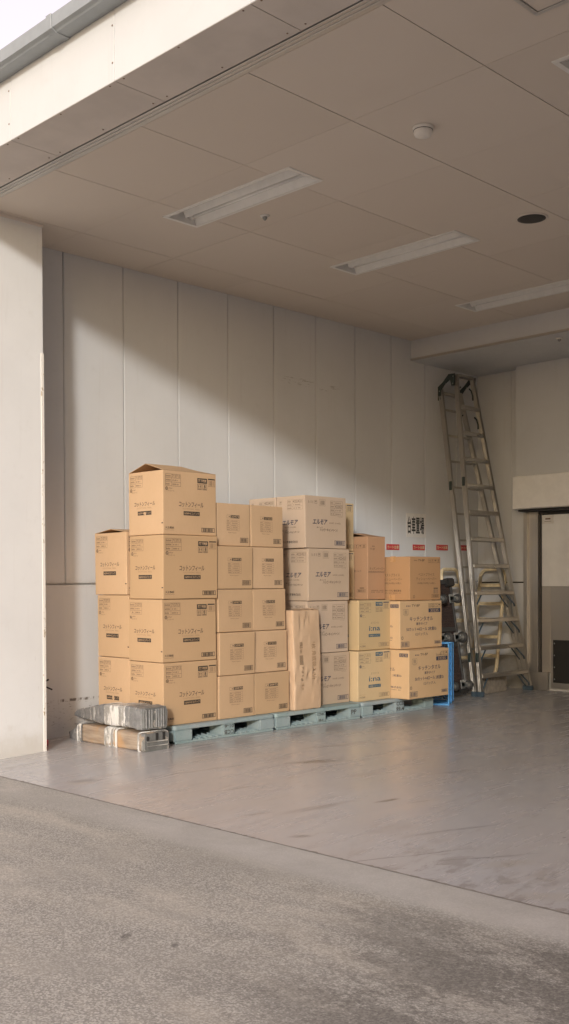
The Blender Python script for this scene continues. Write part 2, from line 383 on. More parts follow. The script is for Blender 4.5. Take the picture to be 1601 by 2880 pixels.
M['wrap'] = mat_film('plastic_wrap_grey', (.26, .262, .262), (.70, .69, .66), .575, .64)
M['film'] = mat_film('stretch_film', (.40, .385, .36), (.76, .75, .72), .46, .56)
M['woodb'] = None
def mat_woodboard():
    t = NT('worn_board_bundle'); oc = t.oc; n = t.noise(t.mapping(oc, scale=(2.2, 16, 26)), 1.4, 7, .7); n2 = t.noise(oc, 4, 5)
    c = t.mix(t.ramp(n, .35, .68), (.42, .34, .26), (.26, .20, .15)); c = t.mix(t.math('MULTIPLY', t.ramp(n2, .5, .68), .7), c, (.50, .29, .13))
    c = t.mix(t.math('MULTIPLY', t.ramp(n2, .44, .3), .5), c, (.46, .42, .37))
    t.P(Base_Color=c, Roughness=.7); t.bump(n, .5, .012); return t.mat
M['woodb'] = mat_woodboard()
M['endgrey'] = mat_film('worn_grey_ends', (.20, .205, .20), (.50, .46, .40), .52, .62)
CARD = {'C': (.590, .400, .230), 'D': (.555, .380, .222), 'E': (.535, .412, .295), 'F': (.600, .450, .255), 'G': (.590, .400, .215), 'T': (.545, .330, .175), 'H': (.480, .290, .165)}
for k, c in CARD.items(): M['card'+k] = mat_card('cardboard_'+k.lower(), c)
M['paper'] = mat_paper()
M['tape'] = simple('brown_tape', (.52, .31, .15), .28, var=.05)
M['ink'] = simple('dark_print', (.045, .036, .030), .7, var=.2, scale=60)
M['ink_soft'] = simple('brown_print', (.16, .105, .065), .75, var=.2, scale=60)
M['ink_faint'] = simple('faint_print', (.34, .225, .13), .75, var=.1, scale=60)
M['ink_blue'] = simple('blue_print', (.035, .105, .165), .7, var=.15, scale=60)
M['ink_navy'] = simple('navy_print', (.035, .045, .085), .7, var=.15, scale=60)
M['ink_grey'] = simple('grey_print', (.20, .155, .115), .75, var=.2, scale=60)
M['pallet'] = mat_pallet()

# ================================================================== SETTING
def floor_z(y): return 0.0 if y >= 1.45 else -.055*(1-max(y, 0)/1.45)**1.15
ZC = 3.932; XR = 7.7; XP = 7.7; YB = 7.03

# ground: one sheet to the horizon, dropping under the slab
g = MB(); Rg = 400
g.add([(-Rg,-Rg,-.055),(Rg,-Rg,-.055),(Rg,0,-.055),(-Rg,0,-.055),(-Rg,0,-.10),(Rg,0,-.10),(Rg,Rg,-.10),(-Rg,Rg,-.10)], [(0,1,2,3),(3,2,5,4),(4,5,6,7)])
tag(g.obj('ground', M['ground']), 'worn grey asphalt yard with dark broken patches in the foreground', 'ground', kind='structure')

fl = MB(); ys = [.007]+[.1*i for i in range(1, 16)]+[2, 3, 4, 5, 6, 7.2]
for i, y in enumerate(ys):
    fl.v += [(-.35, y, floor_z(y)+.002*(y < .01)), (XR+.6, y, floor_z(y)+.002*(y < .01))]
for i in range(len(ys)-1): fl.f.append([2*i, 2*i+1, 2*i+3, 2*i+2]); fl.m.append(0); fl.sm.append(True)
fl.add([(-.35,.007,-.1),(XR+.6,.007,-.1),(XR+.6,.007,-.053),(-.35,.007,-.053)], [(0,1,2,3)])
flo = fl.obj('floor', M['floor']); tag(flo, 'scuffed semi-gloss concrete floor of the loading bay', 'floor', kind='structure')
jt = MB(); rj = random.Random(11); nj = 420; xa = -.3
for i in range(nj+1):
    x = xa+(XR+.9)*i/nj; w1 = .0005+.003*rj.random()**3; w2 = .0005+.010*rj.random()**5
    jt.v += [(x, -w1, -.0535), (x, .007+w2, floor_z(.007+w2)+.0028)]
for i in range(nj): jt.f.append([2*i, 2*i+2, 2*i+3, 2*i+1]); jt.m.append(0); jt.sm.append(False)
jt.obj('joint', M['joint'], flo)

# side wall: upright panels above a low wall
side = MB(); side.box((-.30, -.1, -.1), (-.03, YB+.2, 4.15)); side = side.obj('side_wall', M['wall'])
tag(side, 'white panelled wall behind the stacked cartons', 'wall', kind='structure')
p = MB(); p.box((-.03, -.1, -.09), (0, YB, 1.228)); p.obj('lower_wall', M['wall'], side, bevel=.004)
seam = 1.198; yk = seam-.5985*2
edges = [yk+.5985*i for i in range(0, 13)]
for i in range(len(edges)-1):
    a, b = edges[i], min(edges[i+1], YB)
    if b-a < .05: continue
    p = MB(); p.box((-.03, a+.0035, 1.240), (random.uniform(-.0008, .0008), b-.0035, 3.99)); p.obj('panel', M['wall'], side, bevel=.005, segs=2)

# back wall, the deeper wall over the door and the plinth
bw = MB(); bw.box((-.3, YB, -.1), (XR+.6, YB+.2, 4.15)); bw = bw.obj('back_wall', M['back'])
tag(bw, 'dim grey-white back wall beside the steel door', 'wall', kind='structure')
p = MB(); p.box((.649, 6.835, 2.40), (XR+.3, YB, 3.80)); p.obj('projecting_wall', M['back'], bw, bevel=.004)
p = MB(); p.box((0, YB-.006, 1.226), (.675, YB+.002, 1.240)); p.obj('dado_groove', M['void'], bw)
p = MB(); p.box((.0, YB-.012, .384), (.66, YB, 1.222)); p.obj('panel', M['back'], bw, bevel=.003)
p = MB(); p.box((.0, YB-.012, 1.244), (.47, YB, 3.71)); p.obj('panel', M['back'], bw, bevel=.003)
p = MB(); p.box((.476, YB-.02, 1.244), (.66, YB, 3.71)); p.obj('panel', M['back'], bw, bevel=.003)
p = MB(); p.box((0, YB-.03, -.01), (.66, YB, .378)); p.obj('plinth', M['plinth'], bw, bevel=.004)

rw = MB(); rw.box((XR, .5, -.1), (XR+.4, YB+.2, 4.15)); tag(rw.obj('right_wall', M['back']), 'right-hand wall of the loading bay outside the picture', 'wall', kind='structure')
pr = MB(); pr.box((XP, -.2, -.1), (XR+6.5, .15, 3.925)); tag(pr.obj('front_wall', M['pier']), 'outer front wall to the right of the bay outside the picture', 'wall', kind='structure')

# unseen block added across the yard; its edge shades the bay's right side
nb = MB(); nb.box((14.55, -12.1, -.1), (32, -3, 8.6)); nb = nb.obj('shade_block', M['back'])
tag(nb, 'plain unseen block added across the yard to shade the bay, outside the picture', 'building')

# left pier with its corner guard
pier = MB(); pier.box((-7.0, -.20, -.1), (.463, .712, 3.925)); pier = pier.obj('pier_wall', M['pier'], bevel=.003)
tag(pier, 'sunlit white pier at the left edge of the opening', 'wall', kind='structure')
p = MB(); p.box((.440, .690, -.045), (.4665, .7165, 2.965)); p.obj('corner_guard', M['guard'], pier, bevel=.002)
p = MB(); p.box((.30, -.199, 3.905), (.4675, .720, 3.932)); p.obj('top_trim', M['soffit'], pier, bevel=.002)

# roof slab and ceiling boards
rf = MB(); rf.box((-7, -.22, 4.02), (12, YB+.4, 4.30)); tag(rf.obj('roof_slab', M['void']), 'flat roof slab above the ceiling boards', 'roof', kind='structure')
ceil = MB(); ceil.box((-.05, .19, ZC+.014), (XR+.1, 5.76, ZC+.05)); ceil = ceil.obj('ceiling', M['void'])
tag(ceil, 'beige board ceiling of the loading bay', 'ceiling', kind='structure')
LIGHTS = [(1.229, 1.268, 1.285, .306), (1.251, 3.058, 1.280, .315), (1.249, 4.860, 1.285, .318), (4.463, 1.262, 1.285, .306), (4.47, 3.06, 1.285, .315)]
holes = [(x, y, x+w, y+h) for x, y, w, h in LIGHTS]+[(4.64, .20, 5.25, .80)]
ceil_cut = MB()
xs = [-.42, .498]+[.498+.9215*i for i in range(1, 11)]; ysn = [.208, 1.037, 1.947, 2.857, 3.767, 4.677, 5.587, 5.74]
def minus(r, h):
    x0, y0, x1, y1 = r; a0, b0, a1, b1 = max(x0, h[0]), max(y0, h[1]), min(x1, h[2]), min(y1, h[3])
    if a0 >= a1 or b0 >= b1: return [r]
    o = []
    if y0 < b0: o.append((x0, y0, x1, b0))
    if b1 < y1: o.append((x0, b1, x1, y1))
    if x0 < a0: o.append((x0, b0, a0, b1))
    if a1 < x1: o.append((a1, b0, x1, b1))
    return o
for i in range(len(xs)-1):
    for j in range(len(ysn)-1):
        rs = [(max(xs[i]+.003, -.001), ysn[j]+.0015, min(xs[i+1]-.003, XR), ysn[j+1]-.0015)]
        for h in holes: rs = [q for r in rs for q in minus(r, h)]
        if not rs: continue
        m = MB(); dz = random.uniform(-.0007, .0007)
        for r in rs: m.box((r[0], r[1], ZC+dz), (r[2], r[3], ZC+.010))
        m.obj('ceiling_board', M['ceil'], ceil)
# the ceiling backing must be open above the lamp recesses: cut by rebuilding it as strips
bk = MB(); rs = [(-.05, .19, XR+.1, 5.76)]
for h in holes[:5]: rs = [q for r in rs for q in minus(r, (h[0]+.004, h[1]+.004, h[2]-.004, h[3]-.004))]
for r in rs: bk.box((r[0], r[1], ZC+.0125), (r[2], r[3], ZC+.03))
ceil.data = bk.mesh('ceiling', M['void'])

# bulkhead at the back
bh = MB(); bh.box((-.01, 5.735, 3.732), (XR+.1, YB, 4.02)); bh = bh.obj('bulkhead', M['back'], bevel=.003)
tag(bh, 'lowered bulkhead box across the back of the ceiling', 'bulkhead', kind='structure')
p = MB(); p.box((0, 5.755, 3.706), (XR, YB, 3.731)); p.obj('soffit_board', M['back'], bh)
p = MB(); p.box((0, 5.728, 3.711), (XR, 5.753, 3.7315)); p.obj('edge_trim', M['steel_dull'], bh)

# fascia, soffit and shutter track across the opening
fas = MB(); fas.box((-7, -.225, 3.945), (12, .10, 4.02)); fas.box((-7, -.225, 4.02), (12, -.21, 4.40)); fas = fas.obj('fascia', M['void'])
tag(fas, 'bright white fascia over the loading bay opening', 'fascia', kind='structure')
k0 = 1.627-1.064*8; fe = [k0+1.064*i for i in range(0, 18)]
for a, b in zip(fe, fe[1:]):
    p = MB(); p.box((a+.0015, -.240, 3.9335), (b-.0015, -.226, 4.42)); p.obj('fascia_panel', M['fascia'], fas, bevel=.0015)
    p = MB(); p.box((a+.0025, -.238, 3.932), (b-.0025, .106, 3.944)); sp = p.obj('soffit_panel', M['soffit'], fas, bevel=.001)
    if -1 < a < 5:
        q = MB()
        for s_ in (.06, .52, 1.0):
            for yy in (-.222, .072): q.lathe([(.006, 0), (.005, -.002), (.001, -.003)], Matrix.Translation((a+s_, yy, 3.932)), 8)
        q.obj('screws', M['screw'], sp)
        q = MB()
        for zz in (4.035, 4.235): q.lathe([(.006, 0), (.005, .002), (.001, .003)], Matrix.Translation((b-.016, -.240, zz)) @ Matrix.Rotation(RAD(90), 4, 'X'), 8)
        q.obj('screws', M['screw'], fas)
tr = MB()
tr.box((-.0, .128, 3.938), (XR+.2, .150, 3.99)); tr.box((-.0, .150, 3.934), (XR+.2, .172, 3.99)); tr.box((-.0, .172, 3.929), (XR+.2, .2055, 3.99))
tr = tr.obj('shutter_track', M['track'], bevel=.002); tag(tr, 'pale metal shutter track between soffit and ceiling', 'track')
# gutter
gt = MB(); P = [(-.241,4.398),(-.241,4.315),(-.330,4.315),(-.338,4.322),(-.360,4.330),(-.364,4.400),(-.354,4.402),(-.350,4.345),(-.252,4.340),(-.250,4.400)]
gt.prof(P, (-7, 0, 0), (2.235, 0, 0), (0,1,0), (0,0,1)); gt.prof(P, (2.27, 0, 0), (12, 0, 0), (0,1,0), (0,0,1))
gt = gt.obj('gutter', M['gutter']); tag(gt, 'grey roof gutter along the top of the white fascia', 'gutter')
p = MB(); P2 = [(-.2405,4.404),(-.2405,4.309),(-.334,4.309),(-.342,4.315),(-.366,4.324),(-.371,4.406)]
p.prof(P2, (2.228, 0, 0), (2.277, 0, 0), (0,1,0), (0,0,1)); p.obj('joint_sleeve', M['gutter'], gt, bevel=.002)

# ================================================================== CEILING FITTINGS
def light_fixture(x, y, w, h, label):
    o = empty('ceiling_light', (x, y, ZC)); tag(o, label, 'ceiling light', 'recessed ceiling lights')
    t = .018; D = .075
    f = MB()
    for a, b in (((-.012,-.012,-.006),(w+.012,t,.003)), ((-.012,h-t,-.006),(w+.012,h+.012,.003)), ((-.012,t,-.006),(t,h-t,.003)), ((w-t,t,-.006),(w+.012,h-t,.003))): f.box(a, b)
    f.obj('frame', M['white'], o, bevel=.0015)
    r = MB(); c = h*.5
    A = [(t, 0), (t+.045, D), (h-t-.045, D), (h-t, 0)]
    for (y0, z0), (y1, z1) in zip(A, A[1:]): r.add([(t,y0,z0),(w-t,y0,z0),(w-t,y1,z1),(t,y1,z1)], [(0,1,2,3)])
    for xx in (t, w-t): r.add([(xx, a, b) for a, b in A], [(0,1,2,3)])
    r.obj('reflector', M['white'], o)
    rd = MB(); rd.add([(t+.04, c-.035, D-.004),(w-t-.04, c-.035, D-.004),(w-t-.04, c, .012),(t+.04, c, .012)], [(0,1,2,3)])
    rd.add([(t+.04, c+.035, D-.004),(w-t-.04, c+.035, D-.004),(w-t-.04, c, .012),(t+.04, c, .012)], [(3,2,1,0)])
    rd.add([(t+.04, c-.035, D-.004),(t+.04, c, .012),(t+.04, c+.035, D-.004)], [(0,1,2)])
    rd.add([(w-t-.04, c-.035, D-.004),(w-t-.04, c, .012),(w-t-.04, c+.035, D-.004)], [(2,1,0)])
    rd.obj('lamp_body', M['white'], o)
    for yy in (c-.075, c+.075):
        tb = MB(); tb.tube([(t+.05, yy, .04), (w-t-.05, yy, .04)], .0125, 10); tu = tb.obj('tube', M['tube'], o)
        for xx in (t, w-t-.05):
            s = MB(); s.tube([(xx, yy, .04), (xx+.05, yy, .04)], .017, 10); s.obj('socket', M['white_plastic'], tu)
    st = MB()
    for i in range(5): st.add([(t+.06+.035*i, h-t-.006-.0, .010), (t+.085+.035*i, h-t-.006, .010), (t+.085+.035*i, h-t-.014, .0235), (t+.06+.035*i, h-t-.014, .0235)], [(0,1,2,3)])
    st.obj('rating_label', M['ink_soft'], o)
labs = ['recessed fluorescent light nearest the opening, left of the small sprinkler', 'recessed fluorescent light in the middle of the ceiling', 'recessed fluorescent light nearest the back bulkhead, cut by right edge',
        'corner of a recessed light at the upper right picture edge', None]
for (x, y, w, h), lb in zip(LIGHTS[:4], labs): light_fixture(x, y, w, h, lb)

sd = MB(); sd.lathe([(.062,0),(.062,-.012),(.058,-.020),(.056,-.022),(.056,-.034),(.050,-.050),(.030,-.058),(.004,-.060)], None, 28)
sd = sd.obj('smoke_detector', M['white_plastic']); sd.location = (3.50, 1.405, ZC); tag(sd, 'round white smoke detector on the ceiling', 'smoke detector')
p = MB(); p.lathe([(.0585,-.0205),(.0585,-.0235),(.05,-.024)], None, 28); p.obj('vent_ring', M['grille'], sd)
sp = empty('ceiling_speaker', (3.10, 3.235, ZC)); tag(sp, 'round dark ceiling speaker grille with pale rim', 'speaker')
p = MB(); p.lathe([(.118,0),(.118,-.005),(.108,-.008),(.104,-.006)], None, 36); p.obj('rim', M['ceil'], sp)
p = MB(); p.lathe([(.104,-.0061),(.08,-.009),(.004,-.011)], None, 36); p.obj('grille', M['grille'], sp)
def sprinkler(x, y, z, label):
    o = MB(); o.lathe([(.036,.0),(.034,-.006),(.020,-.010),(.018,-.010)], None, 20); o = o.obj('sprinkler_head', M['white_plastic']); o.location = (x, y, z)
    tag(o, label, 'sprinkler', 'sprinkler heads')
    q = MB(); q.lathe([(.018,-.0101),(.017,-.022),(.006,-.034),(.003,-.036)], None, 12); q.obj('nozzle', M['zinc'], o)
sprinkler(1.757, 1.782, ZC, 'small sprinkler head beside the light nearest the opening')
sprinkler(1.735, 5.945, 3.706, 'small sprinkler head under the back bulkhead')
for i, (x, y) in enumerate([(2.273,3.632),(2.317,3.654)]):
    pass
hp = empty('ceiling_hatch', (4.64, .21, ZC)); tag(hp, 'square ceiling access hatch with metal frame at the top edge', 'hatch')
f = MB()
for a, b in (((0,0,-.006),(.61,.022,.008)),((0,.568,-.006),(.61,.59,.008)),((0,.022,-.006),(.022,.568,.008)),((.588,.022,-.006),(.61,.568,.008))): f.box(a, b)
f.obj('frame', M['track'], hp, bevel=.001)
f = MB(); f.box((.026,.026,-.001),(.584,.564,.009)); f.obj('hatch_panel', M['ceil'], hp)

# ================================================================== STEEL DOOR
dr = empty('steel_door', (.62, YB, 0)); tag(dr, 'stainless steel door with black kick plate in the back wall', 'door')
def dpart(name, a, b, mat, bevel=.003, par=None):
    m = MB(); m.box((a[0]-.62, a[1]-YB, a[2]), (b[0]-.62, b[1]-YB, b[2])); return m.obj(name, mat, par or dr, bevel)
X1 = 2.35
dpart('header_cover', (.674, 6.72, 2.063), (X1+.3, YB-.001, 2.435), M['white'], .008)
dpart('header_lip', (.70, 6.80, 2.040), (X1+.3, YB-.001, 2.0625), M['dark'], .003)
fr = dpart('frame', (.678, 6.945, 0), (.724, YB-.001, 2.039), M['steel'], .003)
dpart('frame_panel', (.7245, 6.985, .0), (.848, YB-.001, 2.039), M['steel'], .001, fr)
dpart('frame_edge', (.8485, 6.955, 0), (.862, YB-.001, 2.039), M['steel'], .002, fr)
dpart('dark_gap', (.8625, 7.012, 0), (.894, YB-.0005, 2.039), M['black'], .0, fr)
dpart('head_rail', (.8625, 6.97, 2.005), (X1, YB-.002, 2.039), M['dark'], .002, fr)
dpart('frame_shoe', (.73, 6.955, .0), (.985, 6.984, .205), M['steel'], .003, fr)
leaf = dpart('door_leaf', (.895, 6.988, 1.186), (X1, 7.022, 2.0), M['brush'], .003)
dpart('lower_sheet', (.897, 6.984, .205), (1.010, 7.020, 1.185), M['steel_dull'], .003, leaf)
dpart('lower_sheet', (1.0105, 6.980, .032), (X1, 7.020, 1.185), M['steel'], .004, leaf)
kp = dpart('kick_plate', (1.046, 6.972, .095), (X1, 6.9795, .580), M['black'], .002)
rv = MB()
for i in range(4): rv.lathe([(.009,0),(.007,.004),(.001,.006)], Matrix.Translation((1.064-.62, 6.972-YB, .135+.135*i)) @ Matrix.Rotation(RAD(90), 4, 'X'), 10)
rv.obj('rivets', M['zinc'], kp)
dpart('notice_plate', (.900, 6.982, 1.898), (1.046, 6.9875, 1.998), M['sign'], .001)
m = MB(); m.box((.945-.62, 6.9805-YB, 1.945), (1.01-.62, 6.9815-YB, 1.962)); m.box((.935-.62, 6.9805-YB, 1.922), (1.02-.62, 6.9815-YB, 1.926)); m.obj('notice_print', M['ink_soft'], dr)
m = MB(); m.box((1.1-.62, 6.955-YB, .95), (1.13-.62, 6.979-YB, 1.10)); 
# ================================================================== TEXT AND PRINT
_tx = {}
def text_poly(s, bold=0.0, shear=0.0):
    k = (s, bold, shear)
    if k in _tx: return _tx[k]
    c = bpy.data.curves.new('t', 'FONT'); c.body = s; c.size = 1; c.offset = bold; c.shear = shear; c.resolution_u = 2
    o = bpy.data.objects.new('t', c); COL.objects.link(o)
    dg = bpy.context.evaluated_depsgraph_get(); me = bpy.data.meshes.new_from_object(o.evaluated_get(dg))
    V = [(v.co.x, v.co.y) for v in me.vertices]; F = [tuple(p.vertices) for p in me.polygons]
    x0 = min(v[0] for v in V); x1 = max(v[0] for v in V); y0 = min(v[1] for v in V); y1 = max(v[1] for v in V)
    V = [((x-x0)/(x1-x0), (y-y0)/(y1-y0)) for x, y in V]
    # faces must look along +Z
    out = []
    for f in F:
        a = sum(V[f[i]][0]*V[f[(i+1) % len(f)]][1]-V[f[(i+1) % len(f)]][0]*V[f[i]][1] for i in range(len(f)))
        out.append(f if a > 0 else f[::-1])
    bpy.data.objects.remove(o); bpy.data.curves.remove(c); bpy.data.meshes.remove(me)
    _tx[k] = (V, out); return _tx[k]

INKS = ['ink', 'ink_soft', 'ink_faint', 'ink_blue', 'ink_navy', 'ink_grey']
class Print:
    """flat print on a face; u to the right, v DOWN from the top, both 0..1"""
    def __init__(s, mats): s.mb = MB(); s.mats = mats; s.q = []
    def poly(s, pts, fs, ink, lift): s.q.append((pts, fs, ink, lift))
    def rect(s, u0, v0, u1, v1, ink=0, lift=.0007): s.poly([(u0,v1),(u1,v1),(u1,v0),(u0,v0)], [(0,1,2,3)], ink, lift)
    def frame(s, u0, v0, u1, v1, t, asp, ink=0):
        a, b = t, t*asp
        s.rect(u0, v0, u1, v0+b, ink); s.rect(u0, v1-b, u1, v1, ink); s.rect(u0, v0+b, u0+a, v1-b, ink); s.rect(u1-a, v0+b, u1, v1-b, ink)
    def text(s, t, u0, v0, u1, v1, ink=0, bold=.0, shear=0, lift=.0009, rot=0):
        V, F = text_poly(t, bold, shear)
        if rot == 90: P_ = [(u1-(y)*(u1-u0)*1.0, v0+x*(v1-v0)) for x, y in V]; P_ = [(u0+y*(u1-u0), v0+x*(v1-v0)) for x, y in V]
        elif rot == 180: P_ = [(u1-x*(u1-u0), v0+y*(v1-v0)) for x, y in V]
        else: P_ = [(u0+x*(u1-u0), v1-y*(v1-v0)) for x, y in V]
        s.poly(P_, F, ink, lift)
    def bars(s, u0, v0, u1, v1, n=22, ink=0, seed=1):
        rr = random.Random(seed); w = [rr.choice((1,1,2,3)) for _ in range(2*n)]; T = sum(w); x = u0
        for i, k in enumerate(w):
            d = (u1-u0)*k/T
            if i % 2 == 0: s.rect(x, v0, x+d, v1, ink)
            x += d
    def barcode(s, u0, v0, u1, v1, asp, ink=0, fr=True, seed=1, t=.006):
        if fr: s.frame(u0, v0, u1, v1, t, asp, ink)
        d = (u1-u0)*.1; e = (v1-v0)*.14; s.bars(u0+d, v0+e, u1-d, v1-e, 16, ink, seed)
    def dots(s, u0, v0, u1, v1, n, ink=1, seed=3):
        """a line of very small lettering"""
        rr = random.Random(seed); x = u0; d = (u1-u0)/n
        for i in range(n):
            if rr.random() < .88: s.rect(x+d*.1, v0+(v1-v0)*rr.choice((0,.15)), x+d*.55, v1, ink); s.rect(x+d*.6, v0+(v1-v0)*.3, x+d*.85, v0+(v1-v0)*.55, ink)
            x += d
    def build(s, name, fmap, parent):
        for pts, fs, ink, lift in s.q:
            s.mb.add([fmap(u, 1-v, lift) for u, v in pts], fs, ink)
        return s.mb.obj(name, s.mats, parent)

def table(p, u0, v0, u1, v1, rows, asp, split=.38, ink=1, code=None, codeink=1, t=.004, seed=1, skip=0):
    p.frame(u0, v0, u1, v1, t, asp, ink); h = (v1-v0)/rows; sx = u0+(u1-u0)*split
    for i in range(rows):
        if i: p.rect(u0, v0+h*i-t*asp/2, u1, v0+h*i+t*asp/2, ink)
        a, b = v0+h*i+h*.26, v0+h*i+h*.76
        p.dots(u0+.02*(u1-u0), a+.05*h, sx-.05*(u1-u0), b, 5, ink, seed+i)
        if code and i == skip: p.text(code, sx+.03*(u1-u0), v0+h*i+h*.14, u1-.04*(u1-u0), v0+h*i+h*.86, codeink, .012)
        else: p.dots(sx+.06*(u1-u0), a+.08*h, u1-.14*(u1-u0), b-.04*h, 9, ink, seed+7+i)
    p.rect(sx-t/2, v0, sx+t/2, v1, ink)

def icon_arrows(p, u0, v0, u1, v1, asp, ink, t=.005):
    p.frame(u0, v0, u1, v1, t, asp, ink); w, h = u1-u0, v1-v0
    for c in (.3, .7):
        cx = u0+w*c; p.rect(cx-w*.045, v0+h*.3, cx+w*.045, v0+h*.75, ink)
        p.poly([(cx-w*.14, v0+h*.42), (cx+w*.14, v0+h*.42), (cx, v0+h*.16)], [(0,1,2)], ink, .0007)
    p.rect(u0+w*.15, v0+h*.82, u1-w*.15, v0+h*.88, ink)
def icon_umbrella(p, u0, v0, u1, v1, asp, ink, t=.005):
    p.frame(u0, v0, u1, v1, t, asp, ink); w, h = u1-u0, v1-v0; cx = (u0+u1)/2
    p.poly([(u0+w*.16, v0+h*.48), (u1-w*.16, v0+h*.48), (u1-w*.30, v0+h*.26), (cx, v0+h*.16), (u0+w*.30, v0+h*.26)], [(0,1,2,3,4)], ink, .0007)
    p.rect(cx-w*.04, v0+h*.48, cx+w*.04, v0+h*.82, ink)
def icon_glass(p, u0, v0, u1, v1, asp, ink, t=.005):
    p.frame(u0, v0, u1, v1, t, asp, ink); w, h = u1-u0, v1-v0; cx = (u0+u1)/2
    p.poly([(u0+w*.32, v0+h*.18), (cx-w*.04, v0+h*.52), (cx+w*.04, v0+h*.52), (u1-w*.32, v0+h*.18)], [(0,1,2,3)], ink, .0007)
    p.rect(cx-w*.04, v0+h*.5, cx+w*.04, v0+h*.76, ink); p.rect(cx-w*.2, v0+h*.76, cx+w*.2, v0+h*.83, ink)
def icon_eight(p, u0, v0, u1, v1, asp, ink, t=.005, ch='8'):
    p.frame(u0, v0, u1, v1, t, asp, ink); w, h = u1-u0, v1-v0
    p.text(ch, u0+w*.28, v0+h*.12, u1-w*.28, v0+h*.68, ink, .015); p.rect(u0+w*.15, v0+h*.76, u1-w*.15, v0+h*.86, ink)
def disc(p, cu, cv, r, asp, ink, lift=.0007, n=16):
    p.poly([(cu+r*math.cos(2*math.pi*k/n), cv-r*asp*math.sin(2*math.pi*k/n)) for k in range(n)], [tuple(range(n))], ink, lift)
def mark_round(p, cu, cv, r, asp, ink, bg=6):
    disc(p, cu, cv, r, asp, ink); disc(p, cu+r*.1, cv+r*asp*.1, r*.55, asp, bg, .0009); disc(p, cu+r*.12, cv+r*asp*.15, r*.35, asp, ink, .0011)

# print layouts (asp = face width / face height)
def pr_cotton_front(p, asp):
    table(p, .045, .055, .325, .245, 3, asp, .40, 1, '713713', 1, seed=4); mark_round(p, .068, .285, .026, asp, 1)
    p.text('elleair', .105, .265, .175, .287, 1); p.text('エリエール', .085, .305, .205, .33, 1)
    p.text('コットンフィール', .285, .475, .745, .56, 0, .010, .12); p.text('COTTON  FEEL', .355, .578, .68, .598, 2)
    p.rect(.37, .625, .675, .69, 0); p.text('160W×5コパック', .385, .637, .66, .678, 6, .010, lift=.0013)
    p.rect(.635, .085, .82, .165, 0); p.text('落下厳禁', .65, .10, .805, .15, 6, .015, lift=.0013)
    icon_arrows(p, .635, .178, .715, .27, asp, 0); icon_eight(p, .732, .178, .815, .27, asp, 0)
    p.frame(.84, .08, .975, .205, .004, asp, 1); p.rect(.84, .08, .975, .10, 0); p.bars(.865, .115, .92, .19, 9, 1, 5); p.bars(.93, .115, .96, .19, 3, 2, 6)
    p.text('大王製紙', .035, .875, .195, .91, 0, .012); p.text('MADE IN JAPAN', .035, .925, .195, .938, 1)
    p.barcode(.71, .875, .965, .945, asp, 0, seed=8, t=.007)
def pr_cotton_side(p, asp):
    table(p, .06, .055, .42, .24, 3, asp, .40, 1, '713713', 1, seed=4); mark_round(p, .085, .285, .034, asp, 1)
    p.text('elleair', .14, .265, .22, .285, 1); p.text('エリエール', .115, .305, .26, .328, 1)
    p.text('コットンフィール', .18, .475, .78, .545, 0, .010, .12); p.text('COTTON  FEEL', .26, .562, .69, .582, 2)
    p.rect(.28, .622, .68, .685, 0); p.text('160W×5コパック', .30, .634, .66, .673, 6, .010, lift=.0013)
    p.rect(.955, .815, .999, .832, 0)
def pr_d(code):
    def f(p, asp):
        p.frame(.29, .272, .665, .345, .003, asp, 0); p.dots(.30, .295, .395, .325, 4, 0, 2)
        p.rect(.405, .272, .665, .345, 0); p.text(code, .42, .284, .65, .333, 6, .016, lift=.0013)
        table(p, .29, .385, .665, .64, 5, asp, .30, 1, None, seed=len(code)+int(code[0]), t=.003)
        p.text('Made in Japan', .34, .675, .58, .70, 1); p.barcode(.69, .80, .94, .915, asp, 0, seed=int(code), t=.009)
    return f
def pr_e_front(p, asp):
    p.text('I-11', .08, .095, .19, .145, 5, .008); icon_umbrella(p, .225, .085, .285, .15, asp, 5); p.frame(.345, .062, .485, .185, .003, asp, 5); p.bars(.365, .085, .465, .165, 9, 5, 3)
    table(p, .61, .075, .915, .36, 4, asp, .34, 5, '422421', 5, seed=9, skip=1); p.text('Made in Japan', .80, .375, .915, .39, 5)
    p.text('エルモア', .17, .445, .53, .545, 4, .022, .28); p.text('400枚 (200組)', .57, .49, .86, .53, 5)
    p.text('めくって', .27, .585, .41, .62, 0, .01); p.text('ハッピーキャンペーン!', .345, .615, .775, .675, 0, .012)
    p.barcode(.70, .845, .965, .935, asp, 4, seed=21, t=.007)
def pr_e_side(p, asp):
    icon_umbrella(p, .10, .09, .19, .15, asp, 5); table(p, .39, .075, .92, .265, 3, asp, .34, 5, '422421', 5, seed=9)
    p.text('エルモア', .20, .46, .76, .555, 4, .022, .28); p.text('400枚 (200組)', .27, .585, .69, .618, 5)
    p.text('めくって', .20, .645, .36, .68, 0, .01); p.text('ハッピーキャンペーン!', .28, .67, .80, .72, 0, .012)
    p.text('カミ商事株式会社', .22, .855, .74, .905, 0, .006)
